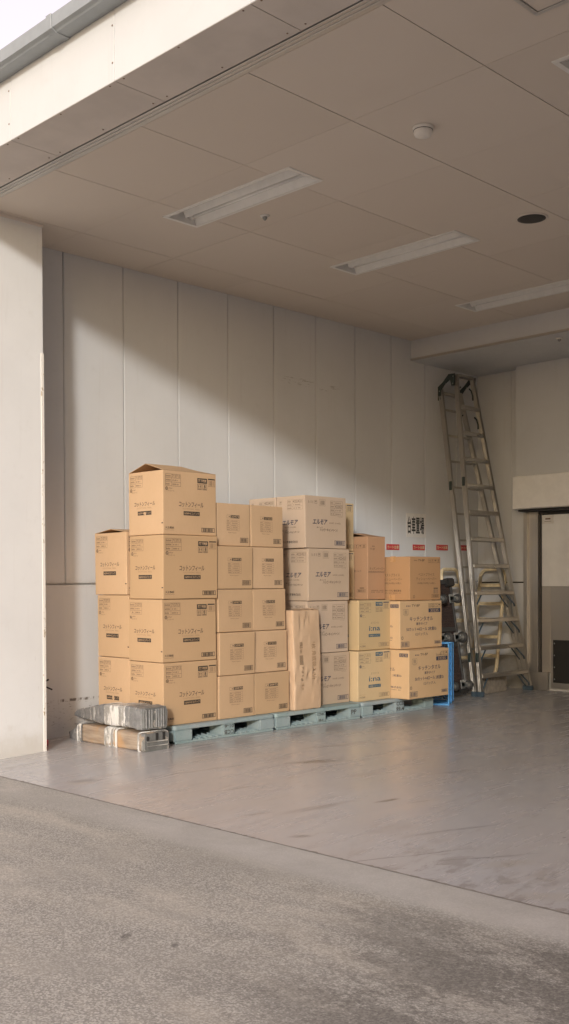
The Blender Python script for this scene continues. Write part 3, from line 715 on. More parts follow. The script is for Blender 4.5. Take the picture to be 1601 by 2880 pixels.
def pr_f_front(p, asp):
    table(p, .04, .05, .38, .25, 3, asp, .42, 5, '713810', 2, seed=13); mark_round(p, .075, .305, .03, asp, 4)
    p.text('elleair', .115, .288, .19, .308, 5); p.text('エリエール', .10, .325, .22, .347, 5)
    p.text('エリエール', .38, .435, .63, .475, 5); p.text('i:na', .325, .515, .675, .615, 3, .012); p.rect(.31, .68, .68, .74, 3); p.text('150組×5コパック', .335, .692, .655, .728, 6, .008, lift=.0013)
    p.rect(.53, .035, .75, .115, 3); p.text('落下厳禁', .555, .05, .725, .10, 6, .012, lift=.0013); icon_arrows(p, .53, .14, .63, .235, asp, 5); icon_eight(p, .65, .14, .75, .235, asp, 5, ch='10')
    p.frame(.78, .035, .96, .18, .004, asp, 5); p.rect(.78, .035, .96, .055, 4); p.bars(.81, .07, .93, .165, 10, 5, 5)
    p.text('MADE IN JAPAN', .04, .862, .22, .876, 2); p.text('大王製紙', .04, .90, .215, .938, 5, .01); p.barcode(.63, .862, .955, .94, asp, 5, seed=31, t=.006)
def pr_f_side(p, asp):
    p.text('i:na', .35, .515, .68, .60, 3, .012); p.rect(.33, .68, .70, .74, 3)
def pr_g_front(p, asp):
    p.dots(.07, .092, .25, .118, 5, 4, 2); p.text('TV-BP', .27, .072, .46, .122, 0, .008)
    p.frame(.075, .175, .19, .285, .004, asp, 5); p.bars(.10, .195, .165, .265, 8, 5, 4); p.dots(.10, .297, .18, .308, 5, 5, 3)
    icon_arrows(p, .67, .06, .74, .145, asp, 0, .004); icon_eight(p, .746, .06, .816, .145, asp, 0, .004, '禁'); icon_glass(p, .826, .06, .894, .145, asp, 0, .004); icon_umbrella(p, .902, .06, .97, .145, asp, 0, .004)
    p.rect(.67, .165, .965, .25, 4); p.text('33235', .715, .178, .915, .238, 6, .008, lift=.0013)
    p.text('キッチンタオル', .22, .33, .775, .425, 4, .006); p.text('厚手タイプ', .37, .455, .635, .515, 4, .010)
    p.text('50カット×4ロール 2枚重ね', .145, .555, .86, .635, 4, .012); p.text('12パック入', .355, .67, .65, .735, 4, .006)
    disc(p, .05, .77, .025, asp, 5); disc(p, .05, .77, .015, asp, 6, .0009); p.barcode(.02, .85, .21, .955, asp, 4, seed=41, t=.005); p.barcode(.81, .865, .965, .925, asp, 4, seed=42, t=.004)
def pr_g_side(p, asp):
    p.rect(.74, .065, .965, .14, 4); p.text('33235', .755, .075, .95, .13, 6, .006, lift=.0013)
    p.text('キッチンタオル', .05, .36, .62, .44, 4, .006); p.text('2枚重ね', .56, .50, .80, .55, 4, .008); p.text('イオン株式会社', .30, .745, .80, .79, 4, .006); p.dots(.35, .81, .78, .83, 12, 5, 6)
def pr_t_front(p, asp):
    p.dots(.06, .078, .24, .102, 5, 1, 2); p.text('TV-BP', .26, .058, .47, .108, 0, .004)
    for i, f in enumerate((icon_arrows, icon_glass, icon_umbrella, icon_eight)): f(p, .59+.098*i, .045, .68+.098*i, .14, asp, 1, .004)
    p.text('ベストプライス', .275, .375, .785, .445, 1, .006); p.text('ティシューペーパー', .20, .475, .855, .545, 1, .006); p.text('150組(300枚)/16個入', .24, .585, .83, .64, 1, .004)
    p.rect(.765, .715, .905, .745, 1); p.bars(.765, .755, .905, .85, 10, 5, 9); p.barcode(.695, .87, .955, .945, asp, 1, seed=55, t=.005); disc(p, .13, .92, .03, asp, 1); disc(p, .13, .92, .018, asp, 6, .0009)
def pr_t_side(p, asp):
    p.dots(.02, .05, .18, .075, 5, 1, 2); p.text('TV-BP', .02, .115, .19, .155, 1, .004)
    p.text('ベストプライス', .22, .385, .70, .455, 1, .006); p.text('ティシューペーパー', .155, .48, .775, .555, 1, .006); p.text('150組(300枚)/16個入', .185, .585, .755, .64, 1, .004)
    p.dots(.205, .765, .33, .795, 4, 1, 8); p.text('イオン株式会社', .35, .755, .745, .805, 0, .008); p.dots(.21, .825, .76, .845, 18, 1, 9)
def pr_h_front(p, asp):
    p.dots(.12, .145, .40, .165, 5, 1, 2); p.text('TV-BP', .12, .185, .40, .215, 1, .004); p.text('キッチンペーパー', .10, .485, .95, .535, 1, .006); p.dots(.05, .55, .95, .575, 14, 1, 4); p.dots(.2, .85, .9, .865, 12, 1, 8); p.dots(.2, .875, .9, .89, 12, 1, 7)
def pr_h_side(p, asp):
    for i, f in enumerate((icon_arrows, icon_glass, icon_umbrella, icon_eight)): f(p, .42+.13*i, .125, .54+.13*i, .185, asp, 1, .004)
    p.text('200枚入り', .40, .53, .78, .565, 1, .006); p.rect(.72, .81, .88, .825, 1); p.barcode(.62, .84, .93, .885, asp, 1, seed=66, t=.006)

# ================================================================== CARTONS
def rounded_grid(dx, dy, dz, r, n, disp):
    """surface of a box -dx..0, 0..dy, 0..dz with softened edges; disp(face,u,v)->outward bulge"""
    def ticks(L): return [0, r*.45, r]+[r+(L-2*r)*i/n for i in range(1, n)]+[L-r, L-r*.45, L]
    mb = MB(); D = (dx, dy, dz); T = [ticks(L) for L in D]
    for ax in range(3):
        a, b = (ax+1) % 3, (ax+2) % 3
        for side in (0, 1):
            base = len(mb.v); na, nb = len(T[a]), len(T[b])
            for i in range(na):
                for j in range(nb):
                    p = [0, 0, 0]; p[a] = T[a][i]; p[b] = T[b][j]; p[ax] = D[ax]*side
                    inner = Vector([min(max(p[k], r), D[k]-r) for k in range(3)]); d = Vector(p)-inner
                    q = inner+d.normalized()*r
                    q[ax] += (1 if side else -1)*disp(ax, side, p[a]/D[a], p[b]/D[b])
                    mb.v.append((q[0]-dx, q[1], q[2]))
            for i in range(na-1):
                for j in range(nb-1):
                    f = [base+i*nb+j, base+(i+1)*nb+j, base+(i+1)*nb+j+1, base+i*nb+j+1]
                    mb.f.append(f if side else f[::-1]); mb.m.append(0); mb.sm.append(False)
    return mb

PRN = {'C': (pr_cotton_front, pr_cotton_side), 'D20973': (pr_d('20973'), None), 'D27332': (pr_d('27332'), None), 'E': (pr_e_front, pr_e_side), 'F': (pr_f_front, pr_f_side),
       'G': (pr_g_front, pr_g_side), 'T': (pr_t_front, pr_t_side), 'H': (pr_h_front, pr_h_side)}
def carton(kind, near, dims, label, group, yaw=0.0, gable=0.0, seed=0, skew=True, ends=True):
    """near = bottom corner nearest the camera; dims = depth (x), width (y), height (z)"""
    dx, dy, dz = dims[0], dims[1], dims[2]-.004; rr = random.Random(seed*31+5); mk = 'card'+kind[0]
    bul = [rr.uniform(.001, .0045) for _ in range(6)]
    ph = [rr.uniform(0, 6.28) for _ in range(6)]
    def disp(ax, side, u, v):
        k = ax*2+side
        if ax == 2: return 0.0
        e = math.sin(math.pi*u)*math.sin(math.pi*v)
        return bul[k]*e+.0016*math.sin(4.2*u+ph[k])*math.sin(5.1*v+ph[k]*1.7)*min(1, 6*e)-.0016*(1-min(1, 6*e))*abs(math.sin(3*u+2*v+ph[k]))*0
    mb = rounded_grid(dx, dy, dz, .006, 6, disp)
    # small sag and skew of the whole box
    sk = (rr.uniform(-.004, .004), rr.uniform(-.004, .004)) if skew else (0, 0)
    shear = lambda x, y, z: (x+sk[0]*z/dz*.8, y+sk[1]*z/dz*.8, z)
    mb.v = [shear(*v) for v in mb.v]
    o = mb.obj('carton', M[mk]); o.location = (near[0]+rr.uniform(-.009, .006), near[1]+rr.uniform(-.003, .004), near[2]+.0005); o.rotation_euler = (0, 0, RAD(yaw+rr.uniform(-.5, .5))); tag(o, label, 'carton', group)
    mats = [M[i] for i in INKS]+[M[mk]]
    ff, fs = PRN[kind]
    if ff:
        p = Print(mats); ff(p, dy/dz)
        p.build('front_print', lambda u, v, l: shear(disp(0, 1, u, v)+l, u*dy, v*dz), o)
    if fs:
        p = Print(mats); fs(p, dx/dz)
        # disp for axis 1: a = z (axis 2), b = x (axis 0)
        p.build('side_print', lambda u, v, l: shear(-dx+u*dx, -disp(1, 0, v, u)-l, v*dz), o)
    if gable:
        g2 = gable; e = .003
        for sgn in (0, 1):
            f = MB(); x_edge = -.002 if sgn == 0 else -dx+.002; xm = -dx*.5
            n = 6; A = []; B = []
            for i in range(n+1):
                y = dy*(.004+.992*i/n); s_ = math.sin(math.pi*(i/n))*.006+rr.uniform(-.002, .002)
                hh = g2*(1.0 if i < n-1 else (.8 if i == n-1 else .55))
                A.append((x_edge+sk[0]*.8, y+sk[1]*.8, dz-.002)); B.append((xm+(.004 if sgn == 0 else -.004), y, dz+hh+s_*.5))
            vs = A+B+[(a, b, c+e) for a, b, c in A]+[(a, b, c+e) for a, b, c in B]; N = n+1
            fsx = []
            for i in range(n):
                q = [i, i+1, N+i+1, N+i]; fsx.append(q if sgn else q[::-1]); t = [2*N+i, 2*N+i+1, 3*N+i+1, 3*N+i]; fsx.append(t if not sgn else t[::-1])
                fsx.append([N+i, N+i+1, 3*N+i+1, 3*N+i])
            fsx += [[0, N, 3*N, 2*N], [n, N+n, 3*N+n, 2*N+n]]
            f.add(vs, fsx); f.obj('flap', M[mk], o)
    return o

PT = .140   # pallet top
GC = 'cartons stacked on the pallets'
h = .488
cC = [('bottom carton of the tallest front-left tissue stack, behind the wrapped bundles', 0), ('second carton from the bottom of the tallest front-left tissue stack', .3), ('third carton from the bottom of the tallest front-left tissue stack, pale side face', -.4),
      ('topmost tissue carton with raised flaps, highest of all the cartons', .5)]
nearC = [(1.012, 1.404), (1.010, 1.404), (1.004, 1.409), (.985, 1.425)]
for i, (lb, yw) in enumerate(cC):
    carton('C', (*nearC[i], PT+(0, .487, .975, 1.472)[i]), (.425, .548, (.487, .488, .497, .498)[i]), lb, GC, yw, gable=.060 if i == 3 else 0, seed=10+i)
cB = ['bottom carton of the shorter tissue stack nearest the wall, behind the wrapped bundles', 'middle carton of the shorter three-high tissue stack nearest the wall', 'top carton of the shorter tissue stack nearest the wall, lid slightly open']
for i, lb in enumerate(cB):
    carton('C', (.572+(.0, -.005, -.012)[i], 1.412+(.0, .0, -.012)[i], PT+.503*i), (.425, .548, .503), lb, GC, (.2, -.3, .4)[i], gable=.028 if i == 2 else 0, seed=20+i)
# two columns of small plain cartons
hd = .3495; nm = ['top', 'second from the top', 'middle', 'second from the bottom', 'bottom']
D1 = [(.968, 1.99, .368), (1.0, 1.972, .385), (1.0, 1.976, .386), (1.002, 1.976, .386), (1.012, 1.970, .388)]
D2 = [(.962, 2.368, .372), (.985, 2.372, .362), (.995, 2.370, .386), (1.0, 2.367, .388), (1.0, 2.368, .402)]
for i in range(5):
    z = PT+hd*(4-i)
    x, y, w = D1[i]; carton('D20973', (x, y, z), (.40, w, hd), 'small carton coded 20973, %s of the left five-high column' % nm[i], GC, random.Random(i).uniform(-.6, .6), seed=30+i)
    x, y, w = D2[i]; carton('D20973' if i == 4 else 'D27332', (x, y, z), (.40, w, hd), 'small carton coded %s, %s of the right five-high column' % ('20973' if i == 4 else '27332', nm[i]), GC, random.Random(i+9).uniform(-.6, .6), seed=40+i)
he = .468
E_ = [(.928, 3.100, .545), (.925, 3.085, .540), (.930, 3.092, .538), (.928, 3.062, .546)]
en = ['bottom', 'second from the bottom', 'second from the top', 'top']
for i in range(4):
    x, y, w = E_[i]; carton('E', (x, y, PT+he*i), (.350, w, he), 'greyish carton coded 422421, %s of the front stack by the parcel' % en[i], GC, (.0, .3, -.3, .2)[i], seed=50+i)
    carton('E', (.572, y-.01, PT+he*i), (.350, w, he), ('greyish carton coded 422421 peeking over the small cartons, behind the front stack' if i == 3 else 'greyish carton, %s of the hidden stack behind the front greyish one' % en[i]), GC, 0, seed=55+i)
hf = .467
carton('F', (.998, 3.677, PT), (.41, .466, hf), 'yellowish tissue carton with blue print, lower of the front pair', GC, 0, seed=60)
carton('F', (.956, 3.728, PT+hf), (.41, .457, hf), 'yellowish tissue carton with blue print, upper of the front pair', GC, 0, seed=61)
for i in range(4):
    carton('F', (.566, 3.660, PT+hf*i), (.41, .460, hf), ['yellowish carton at the bottom of the back stack, hidden behind the front pair', 'yellowish carton second in the back stack, hidden behind the front pair', 'narrow strip of yellowish carton showing behind the greyish stack, lower of two', 'narrow strip of yellowish carton showing behind the greyish stack, upper of two'][i], GC, 0, seed=62+i)
carton('G', (1.212, 4.150, PT), (.44, .622, .463), 'lower kitchen towel carton overhanging the pallet beside the blue crate', GC, 0, seed=70)
carton('G', (1.075, 4.190, PT+.463), (.44, .650, .459), 'upper kitchen towel carton under the brown tissue carton', GC, 0, seed=71)
t1 = carton('T', (.985, 4.455, PT+.922), (.412, .488, .430), 'brown taped tissue carton on top of the kitchen towel cartons', GC, 0, seed=72)
tp = MB(); tp.box((-.412*.58, -.0045, .430*.87), (-.412*.42, -.0035, .430)); tp.obj('tape', M['tape'], t1)
tp = MB(); tp.box((-.412*.62, -.0045, 0), (-.412*.44, -.0035, .430*.12)); tp.obj('tape', M['tape'], t1)
carton('H', (.725, 4.140, PT+.932), (.36, .262, .615), 'tall reddish-brown carton with open lid behind the brown tissue carton', GC, 0, gable=.03, seed=73)

# paper parcel standing on the pallet
def parcel():
    dx, dy, dz = .098, .335, .862
    DD = (dx, dy, dz)
    def disp(ax, side, u, v):
        e = math.sin(math.pi*u)*math.sin(math.pi*v); am, bm = u*DD[(ax+1) % 3], v*DD[(ax+2) % 3]
        if ax == 1: am, bm = bm, am
        q = Vector((am*7+ax*3, bm*7, side*2.3)); w = mnoise.noise(q*.8)*.10
        n = mnoise.noise(q)*.006
        for zc_, sl_, dp, wd in ((.30, .35, .013, .022), (.345, -.5, .010, .016), (.22, .2, .006, .02), (.62, -.3, .006, .03), (.74, .45, .009, .02), (.80, .25, .008, .015), (.12, -.25, .006, .02)):
            d_ = bm-(zc_+sl_*(am-.12)+w*.25); n += (-dp if d_ < 0 else dp*.5)*math.exp(-(d_/wd)**2)
        return (.005 if ax != 2 else .002)*e+n*min(1, 7*e)
    mb = rounded_grid(dx, dy, dz, .012, 26, disp)
    lean = lambda x, y, z: (x-.012*z/dz, y-.004*z/dz+.006*math.sin(z*5), z)
    mb.v = [lean(*v) for v in mb.v]
    for i in range(len(mb.sm)): mb.sm[i] = True
    o = mb.obj('paper_parcel', M['paper']); o.location = (1.042, 2.800, PT); tag(o, 'tall brown kraft paper parcel standing against the greyish cartons', 'parcel')
    p = Print([M[i] for i in INKS]+[M['paper']])
    p.text('1枚 角底袋 3 (U)', .62, .325, .80, .70, 2, .004, rot=90)
    p.text('特製品 1001', .20, .32, .31, .43, 1, .004, rot=90)
    for i in range(9): p.rect(.19, .455+.0105*i, .32, .455+.0105*i+.006, 1)
    p.text('取扱注意・水濡厳禁', .24, .57, .31, .71, 1, .006, rot=90); p.text('123100', .26, .73, .33, .80, 2, rot=90)
    p.build('front_print', lambda u, v, l: lean(disp(0, 1, u, v)+l+.0012, u*dy, v*dz), o)
    f = MB(); f.add([(-.01,.03,dz+.002),(-.01,.31,dz+.004),(-.085,.31,dz+.012),(-.085,.03,dz+.010)], [(0,1,2,3)]); f.obj('folded_top', M['paper'], o)
parcel()

# ================================================================== PALLETS
def pallet(y0, L, label, prints, blocks):
    o = empty('pallet', (1.06, y0, 0)); tag(o, label, 'pallet', 'pale blue plastic pallets')
    D = 1.06; H = PT-.0005
    def slab(name, z0, z1, r=.03):
        m = MB(); P = []
        for cx, cy, a0 in ((-D+r, r, 180), (-r, r, 270), (-r, L-r, 0), (-D+r, L-r, 90)):
            for k in range(5): a = RAD(a0+22.5*k); P.append((cx+r*math.cos(a), cy+r*math.sin(a)))
        m.prof(P, (0,0,z0), (0,0,z1), (1,0,0), (0,1,0)); return m.obj(name, M['pallet'], o, bevel=.004, segs=2)
    slab('top_deck', .108, H); 
    bs = MB()
    for (a, b) in ((0, .16), (.44, .62), (.90, 1.06)): bs.box((-b, .012, 0), (-a-.003*(a == 0), L-.012, .018))
    for (a, b) in ((0, .14), (L/2-.08, L/2+.08), (L-.14, L)): bs.box((-D+.005, a+.012*(a == 0), .0003), (-.0045, b-.012*(b == L), .0175))
    bs.obj('bottom_deck', M['pallet'], o, bevel=.004)
    for i, (a, b) in enumerate(blocks):
        for j, (x0, x1) in enumerate(((-.17, -.0025), (-.62, -.44), (-1.055, -.90))):
            m = MB(); ff = .05 if j == 0 else .0
            # the flanks of the front blocks splay inwards behind the fork openings
            P = [(x0, a-(0 if i == 0 else -ff*.0)), (x1, a), (x1, b), (x0, b)]
            if j == 0 and i < 2: P = [(x0, a), (x1, a), (x1, b), (x0+.0, b)]
            m.prof([(x, y) for x, y in P], (0,0,.0178), (0,0,.1082), (1,0,0), (0,1,0)); m.obj('block', M['pallet'], o, bevel=.008 if j == 0 else 0, segs=2)
    rb = MB()
    for (a, b) in zip(blocks, blocks[1:]):
        for k in range(5):
            y = a[1]+.02+(b[0]-a[1]-.04)*k/4.5; rb.add([(-.012, y, .018), (-.012, y+.03, .018), (-.14, y+.03, .018), (-.14, y, .018), (-.14, y, .038), (-.14, y+.006, .038), (-.012, y, .030)], [(0,1,6),(0,6,4,3),(6,1,2,5,4)])
    rb.obj('ramp_ribs', M['pallet'], o)
    p = Print([M['ink'], M['ink_soft']])
    for tx, ya, yb, va, vb, rot in prints: p.text(tx, ya/L, va, yb/L, vb, 0, .012, rot=rot, lift=.0012)
    p.build('stencil', lambda u, v, l: (l-.0025, u*L, v*.14), o)
pallet(1.468, 1.076, 'greyish blue pallet under the tissue cartons, nearest the wrapped bundles', [('CCB', .515, .615, .57, .81, 180), ('01-6', .515, .615, .26, .46, 180)], [(.002, .185), (.495, .628), (.905, 1.074)])
pallet(2.556, 1.092, 'middle greenish blue pallet marked PP under the paper parcel', [('CCNBC', .505, .605, .30, .46, 0), ('08-6', .525, .585, .66, .82, 0), ('PP', .955, 1.025, .36, .66, 0)], [(.002, .18), (.50, .622), (.935, 1.090)])
pallet(3.660, 1.076, 'pale blue pallet marked CCB 99-4 nearest the blue crate', [('CCB', .495, .60, .22, .48, 0), ('99-4', .49, .605, .58, .84, 0)], [(.002, .16), (.485, .612), (.93, 1.074)])

# ================================================================== WRAPPED BUNDLES
def loft(mb, secs, seg_smooth=True, cap=True, amp=.0, seed=0, n=40, pw=9.0):
    """secs: (x, yc, zc, hy, hz) rounded-rectangle sections along x"""
    o = len(mb.v)
    for i, (x, yc, zc, hy, hz) in enumerate(secs):
        for k in range(n):
            a = 2*math.pi*(k+.5)/n; c, s = math.cos(a), math.sin(a); e = 2.0/pw
            y = math.copysign(abs(c)**e, c)*hy; z = math.copysign(abs(s)**e, s)*hz
            q = Vector((x*9+seed, (yc+y)*22, (zc+z)*22)); d = mnoise.noise(q)*amp+mnoise.noise(q*2.5)*amp*.6
            mb.v.append((x+d*.3, yc+y+d*c, zc+z+d*s))
    for i in range(len(secs)-1):
        for k in range(n):
            k2 = (k+1) % n; mb.f.append([o+i*n+k, o+(i+1)*n+k, o+(i+1)*n+k2, o+i*n+k2]); mb.m.append(0); mb.sm.append(True)
    mb.f.append([o+k for k in range(n)]); mb.m.append(0); mb.sm.append(False)
    q = o+(len(secs)-1)*n; mb.f.append([q+k for k in range(n)][::-1]); mb.m.append(0); mb.sm.append(False)
def lerp(a, b, t): return a+(b-a)*t
zb = -.012
def low_sec(x):
    t = max(0, min(1, (x-.10)/.24)); return (x, 1.232, lerp(zb+.028, zb+.070, t), lerp(.075, .114, t), lerp(.026, .070, t))
def up_sec(x):
    t = max(0, min(1, (x-.085)/.50)); s = t**.85
    sag = .010*math.sin(x*7+1); return (x, 1.236, lerp(.172, .230, s**.8)+sag*.4*t, lerp(.014, .112, s)+sag*.3, lerp(.012, .080, s)+sag*.35*t)
b1 = MB(); loft(b1, [low_sec(.34+.8*i/40) for i in range(41)], amp=.004, seed=3)
b1 = b1.obj('board_bundle', M['woodb']); tag(b1, 'lower bundle of worn boards tied with white wrap on the floor', 'bundle', 'wrapped bundles')
def band(parent, sec, x0, x1, grow, mat, name, amp=.006, seed=1, nn=12):
    m = MB(); ss = []
    for i in range(nn+1):
        x, yc, zc, hy, hz = sec(lerp(x0, x1, i/nn)); ss.append((x, yc, zc, hy+grow, hz+grow))
    loft(m, ss, amp=amp, seed=seed); return m.obj(name, mat, parent)
def strands(parent, sec, xs_, grow, r, mat, name, seed=1):
    rr = random.Random(seed)
    m = MB()
    for xc in xs_:
        pts = []; tilt = rr.uniform(-.025, .025)
        for k in range(29):
            a = 2*math.pi*k/28; c, s = math.cos(a), math.sin(a); x = xc+tilt*c+rr.uniform(-.002, .002); _, yc, zc, hy, hz = sec(x); e = .24
            pts.append((x, yc+math.copysign(abs(c)**e, c)*(hy+grow), zc+math.copysign(abs(s)**e, s)*(hz+grow)))
        m.tube(pts, r*rr.uniform(.7, 1.3), 6)
    return m.obj(name, mat, parent)
band(b1, low_sec, .655, .760, .004, M['film'], 'film_band', .007, 4)
strands(b1, low_sec, [.652, .672, .70, .722, .75, .80, .81, 1.09, 1.105], .006, .0055, M['film'], 'film_strands', 3)
band(b1, low_sec, .10, .335, .004, M['wrap'], 'wrapped_tail', .016, 6)
strands(b1, low_sec, [.27, .29, .31], .010, .010, M['film'], 'tail_strands', 8)
eb = MB(); loft(eb, [low_sec(1.105+.040*i/4)[:3]+tuple(v*(.97 if i == 4 else 1.02) for v in low_sec(1.12)[3:]) for i in range(5)], amp=.006, seed=12); eb.obj('worn_end', M['endgrey'], b1)
sl = MB()
for i, (ya, yb_, za, zb_) in enumerate([(1.135, 1.155, .075, .105), (1.22, 1.24, .072, .125), (1.285, 1.305, .070, .128)]): sl.box((1.140, ya, za), (1.152, yb_, zb_))
sl.obj('slots', M['dark'], b1)
rb = MB()
for zz in (.030, .062): rb.box((1.140, 1.14, zz), (1.154, 1.33, zz+.004))
rb.obj('layers', M['film'], b1)
b2 = MB(); loft(b2, [up_sec(.085+1.025*(i/90)) for i in range(91)], amp=.009, seed=9)
b2 = b2.obj('wrapped_bundle', M['wrap']); tag(b2, 'grey plastic wrapped bundle with pointed tail lying on the boards', 'bundle', 'wrapped bundles')
band(b2, up_sec, .62, .90, .001, M['film'], 'film_band', .010, 9, 30)
strands(b2, up_sec, [.47, .56, .93, 1.02], .001, .0016, M['film'], 'film_strands', 5)
eb = MB(); loft(eb, [(1.100+.028*i/4, 1.236, .232, .110*(1.0-.03*(i == 4)), .082*(1-.03*(i == 4))) for i in range(5)], amp=.006, seed=22); eb.obj('folded_end', M['endgrey'], b2)
fd = MB(); rr = random.Random(4)
for k in range(7):
    y = 1.143+.027*k+rr.uniform(-.008, .008); fd.add([(1.126, y, .165), (1.137, y+.009, .165), (1.137, y+.011+rr.uniform(-.006, .006), .300), (1.126, y+.001, .302), (1.126, y+.019, .165), (1.126, y+.019, .300)], [(0,1,2,3),(1,4,5,2)])
fd.obj('end_folds', M['wrap'], b2)

# ================================================================== WALL SIGNS
def plate(name, y0, y1, z0, z1, mat, label, cat, group=None):
    o = MB(); o.box((0, 0, 0), (.003, y1-y0, z1-z0)); o = o.obj(name, mat, bevel=.0008); o.location = (.0025, y0, z0); tag(o, label, cat, group); return o
s = plate('wall_sign', 5.636, 5.993, 1.744, 2.010, M['sign'], 'white sign with four black characters on the panelled wall', 'sign')
p = Print([M['sink']]); p.text('台車置場', .06, .13, .90, .87, 0, .022, lift=.001); p.build('sign_lettering', lambda u, v, l: (.003+l, u*.357, v*.266), s)
for i, (a, b, z0, z1, lb) in enumerate([(5.292, 5.514, 1.594, 1.657, 'red cart label on the wall, nearest the tall brown carton'), (5.752, 5.973, 1.600, 1.663, 'red cart label on the wall, directly below the white sign'),
        (6.188, 6.409, 1.607, 1.671, 'red cart label on the wall, just left of the ladder'), (6.63, 6.852, 1.612, 1.676, 'red cart label seen between the ladder rails')]):
    s = plate('wall_label', a, b, z0, z1, M['redsign'], lb, 'label', 'red cart labels'); w, hh = b-a, z1-z0
    p = Print([M['cream_print']]); p.text('カート台車', .06, .20, .94, .80, 0, .016, lift=.001); p.build('label_lettering', lambda u, v, l: (.003+l, u*w, v*hh), s)

# ================================================================== BLUE CRATE
def crate():
    W, H, D = .33, .632, .33; a = Vector((.9, .44, 0)).normalized(); n = Vector((a.y, -a.x, 0))
    o = empty('crate', (1.036-a.x*W, 5.02-a.y*W, 0)); tag(o, 'bright blue plastic crate standing on end beside the cartons', 'crate')
    Mx = Matrix((( a.x, -n.x, 0, 0), (a.y, -n.y, 0, 0), (0, 0, 1, 0), (0, 0, 0, 1)))   # local x = along, y = depth away from the opening, z = up
    def part(name, boxes, bev=.003):
        m = MB()
        for b in boxes: m.box(b[0], b[1], 0, Mx)
        return m.obj(name, M['blue'], o, bev)
    t = .005; f = .016
    part('rim', [((0,0,0),(W,.018,f)), ((0,0,H-f),(W,.018,H)), ((0,0,f),(f,.018,H-f)), ((W-f,0,f),(W,.018,H-f))])
    part('second_rim', [((.003,.150,.003),(W-.003,.164,f)), ((.003,.150,H-f),(W-.003,.164,H-.003)), ((.003,.15,f),(f,.164,H-f)), ((W-f,.15,f),(W-.003,.164,H-f))])
    bars = []
    for k in range(10): z = .02+(H-.04)*k/9; bars.append(((W-f+.0005,.018,z-.004),(W-f+.010,.15,z+.004)))
    part('ribs', bars, 0)
    part('wall', [((W-f-.004,.019,f),(W-f,D,H-f))], 0); part('wall', [((f,.019,f),(f+.004,D,H-f))], 0); part('wall', [((f+.005,.019,H-f-.004),(W-f-.005,D,H-f))], 0)
    g = []
    for k in range(17): x = f+(W-2*f)*k/16; g.append(((x-.0025,.020,f),(x+.0025,D,f+.004)))
    for k in range(10): y = .022+(D-.03)*k/9; g.append(((f,y-.002,f+.0005),(W-f,y+.002,f+.0035)))
    part('mesh_side', g, 0)
    g = []
    for k in range(17): x = f+(W-2*f)*k/16; g.append(((x-.0025,D-.004,f),(x+.0025,D,H-f)))
    for k in range(36): z = f+(H-2*f)*k/35; g.append(((f,D-.0035,z-.0025),(W-f,D-.0005,z+.0025)))
    part('mesh_base', g, 0)
crate()

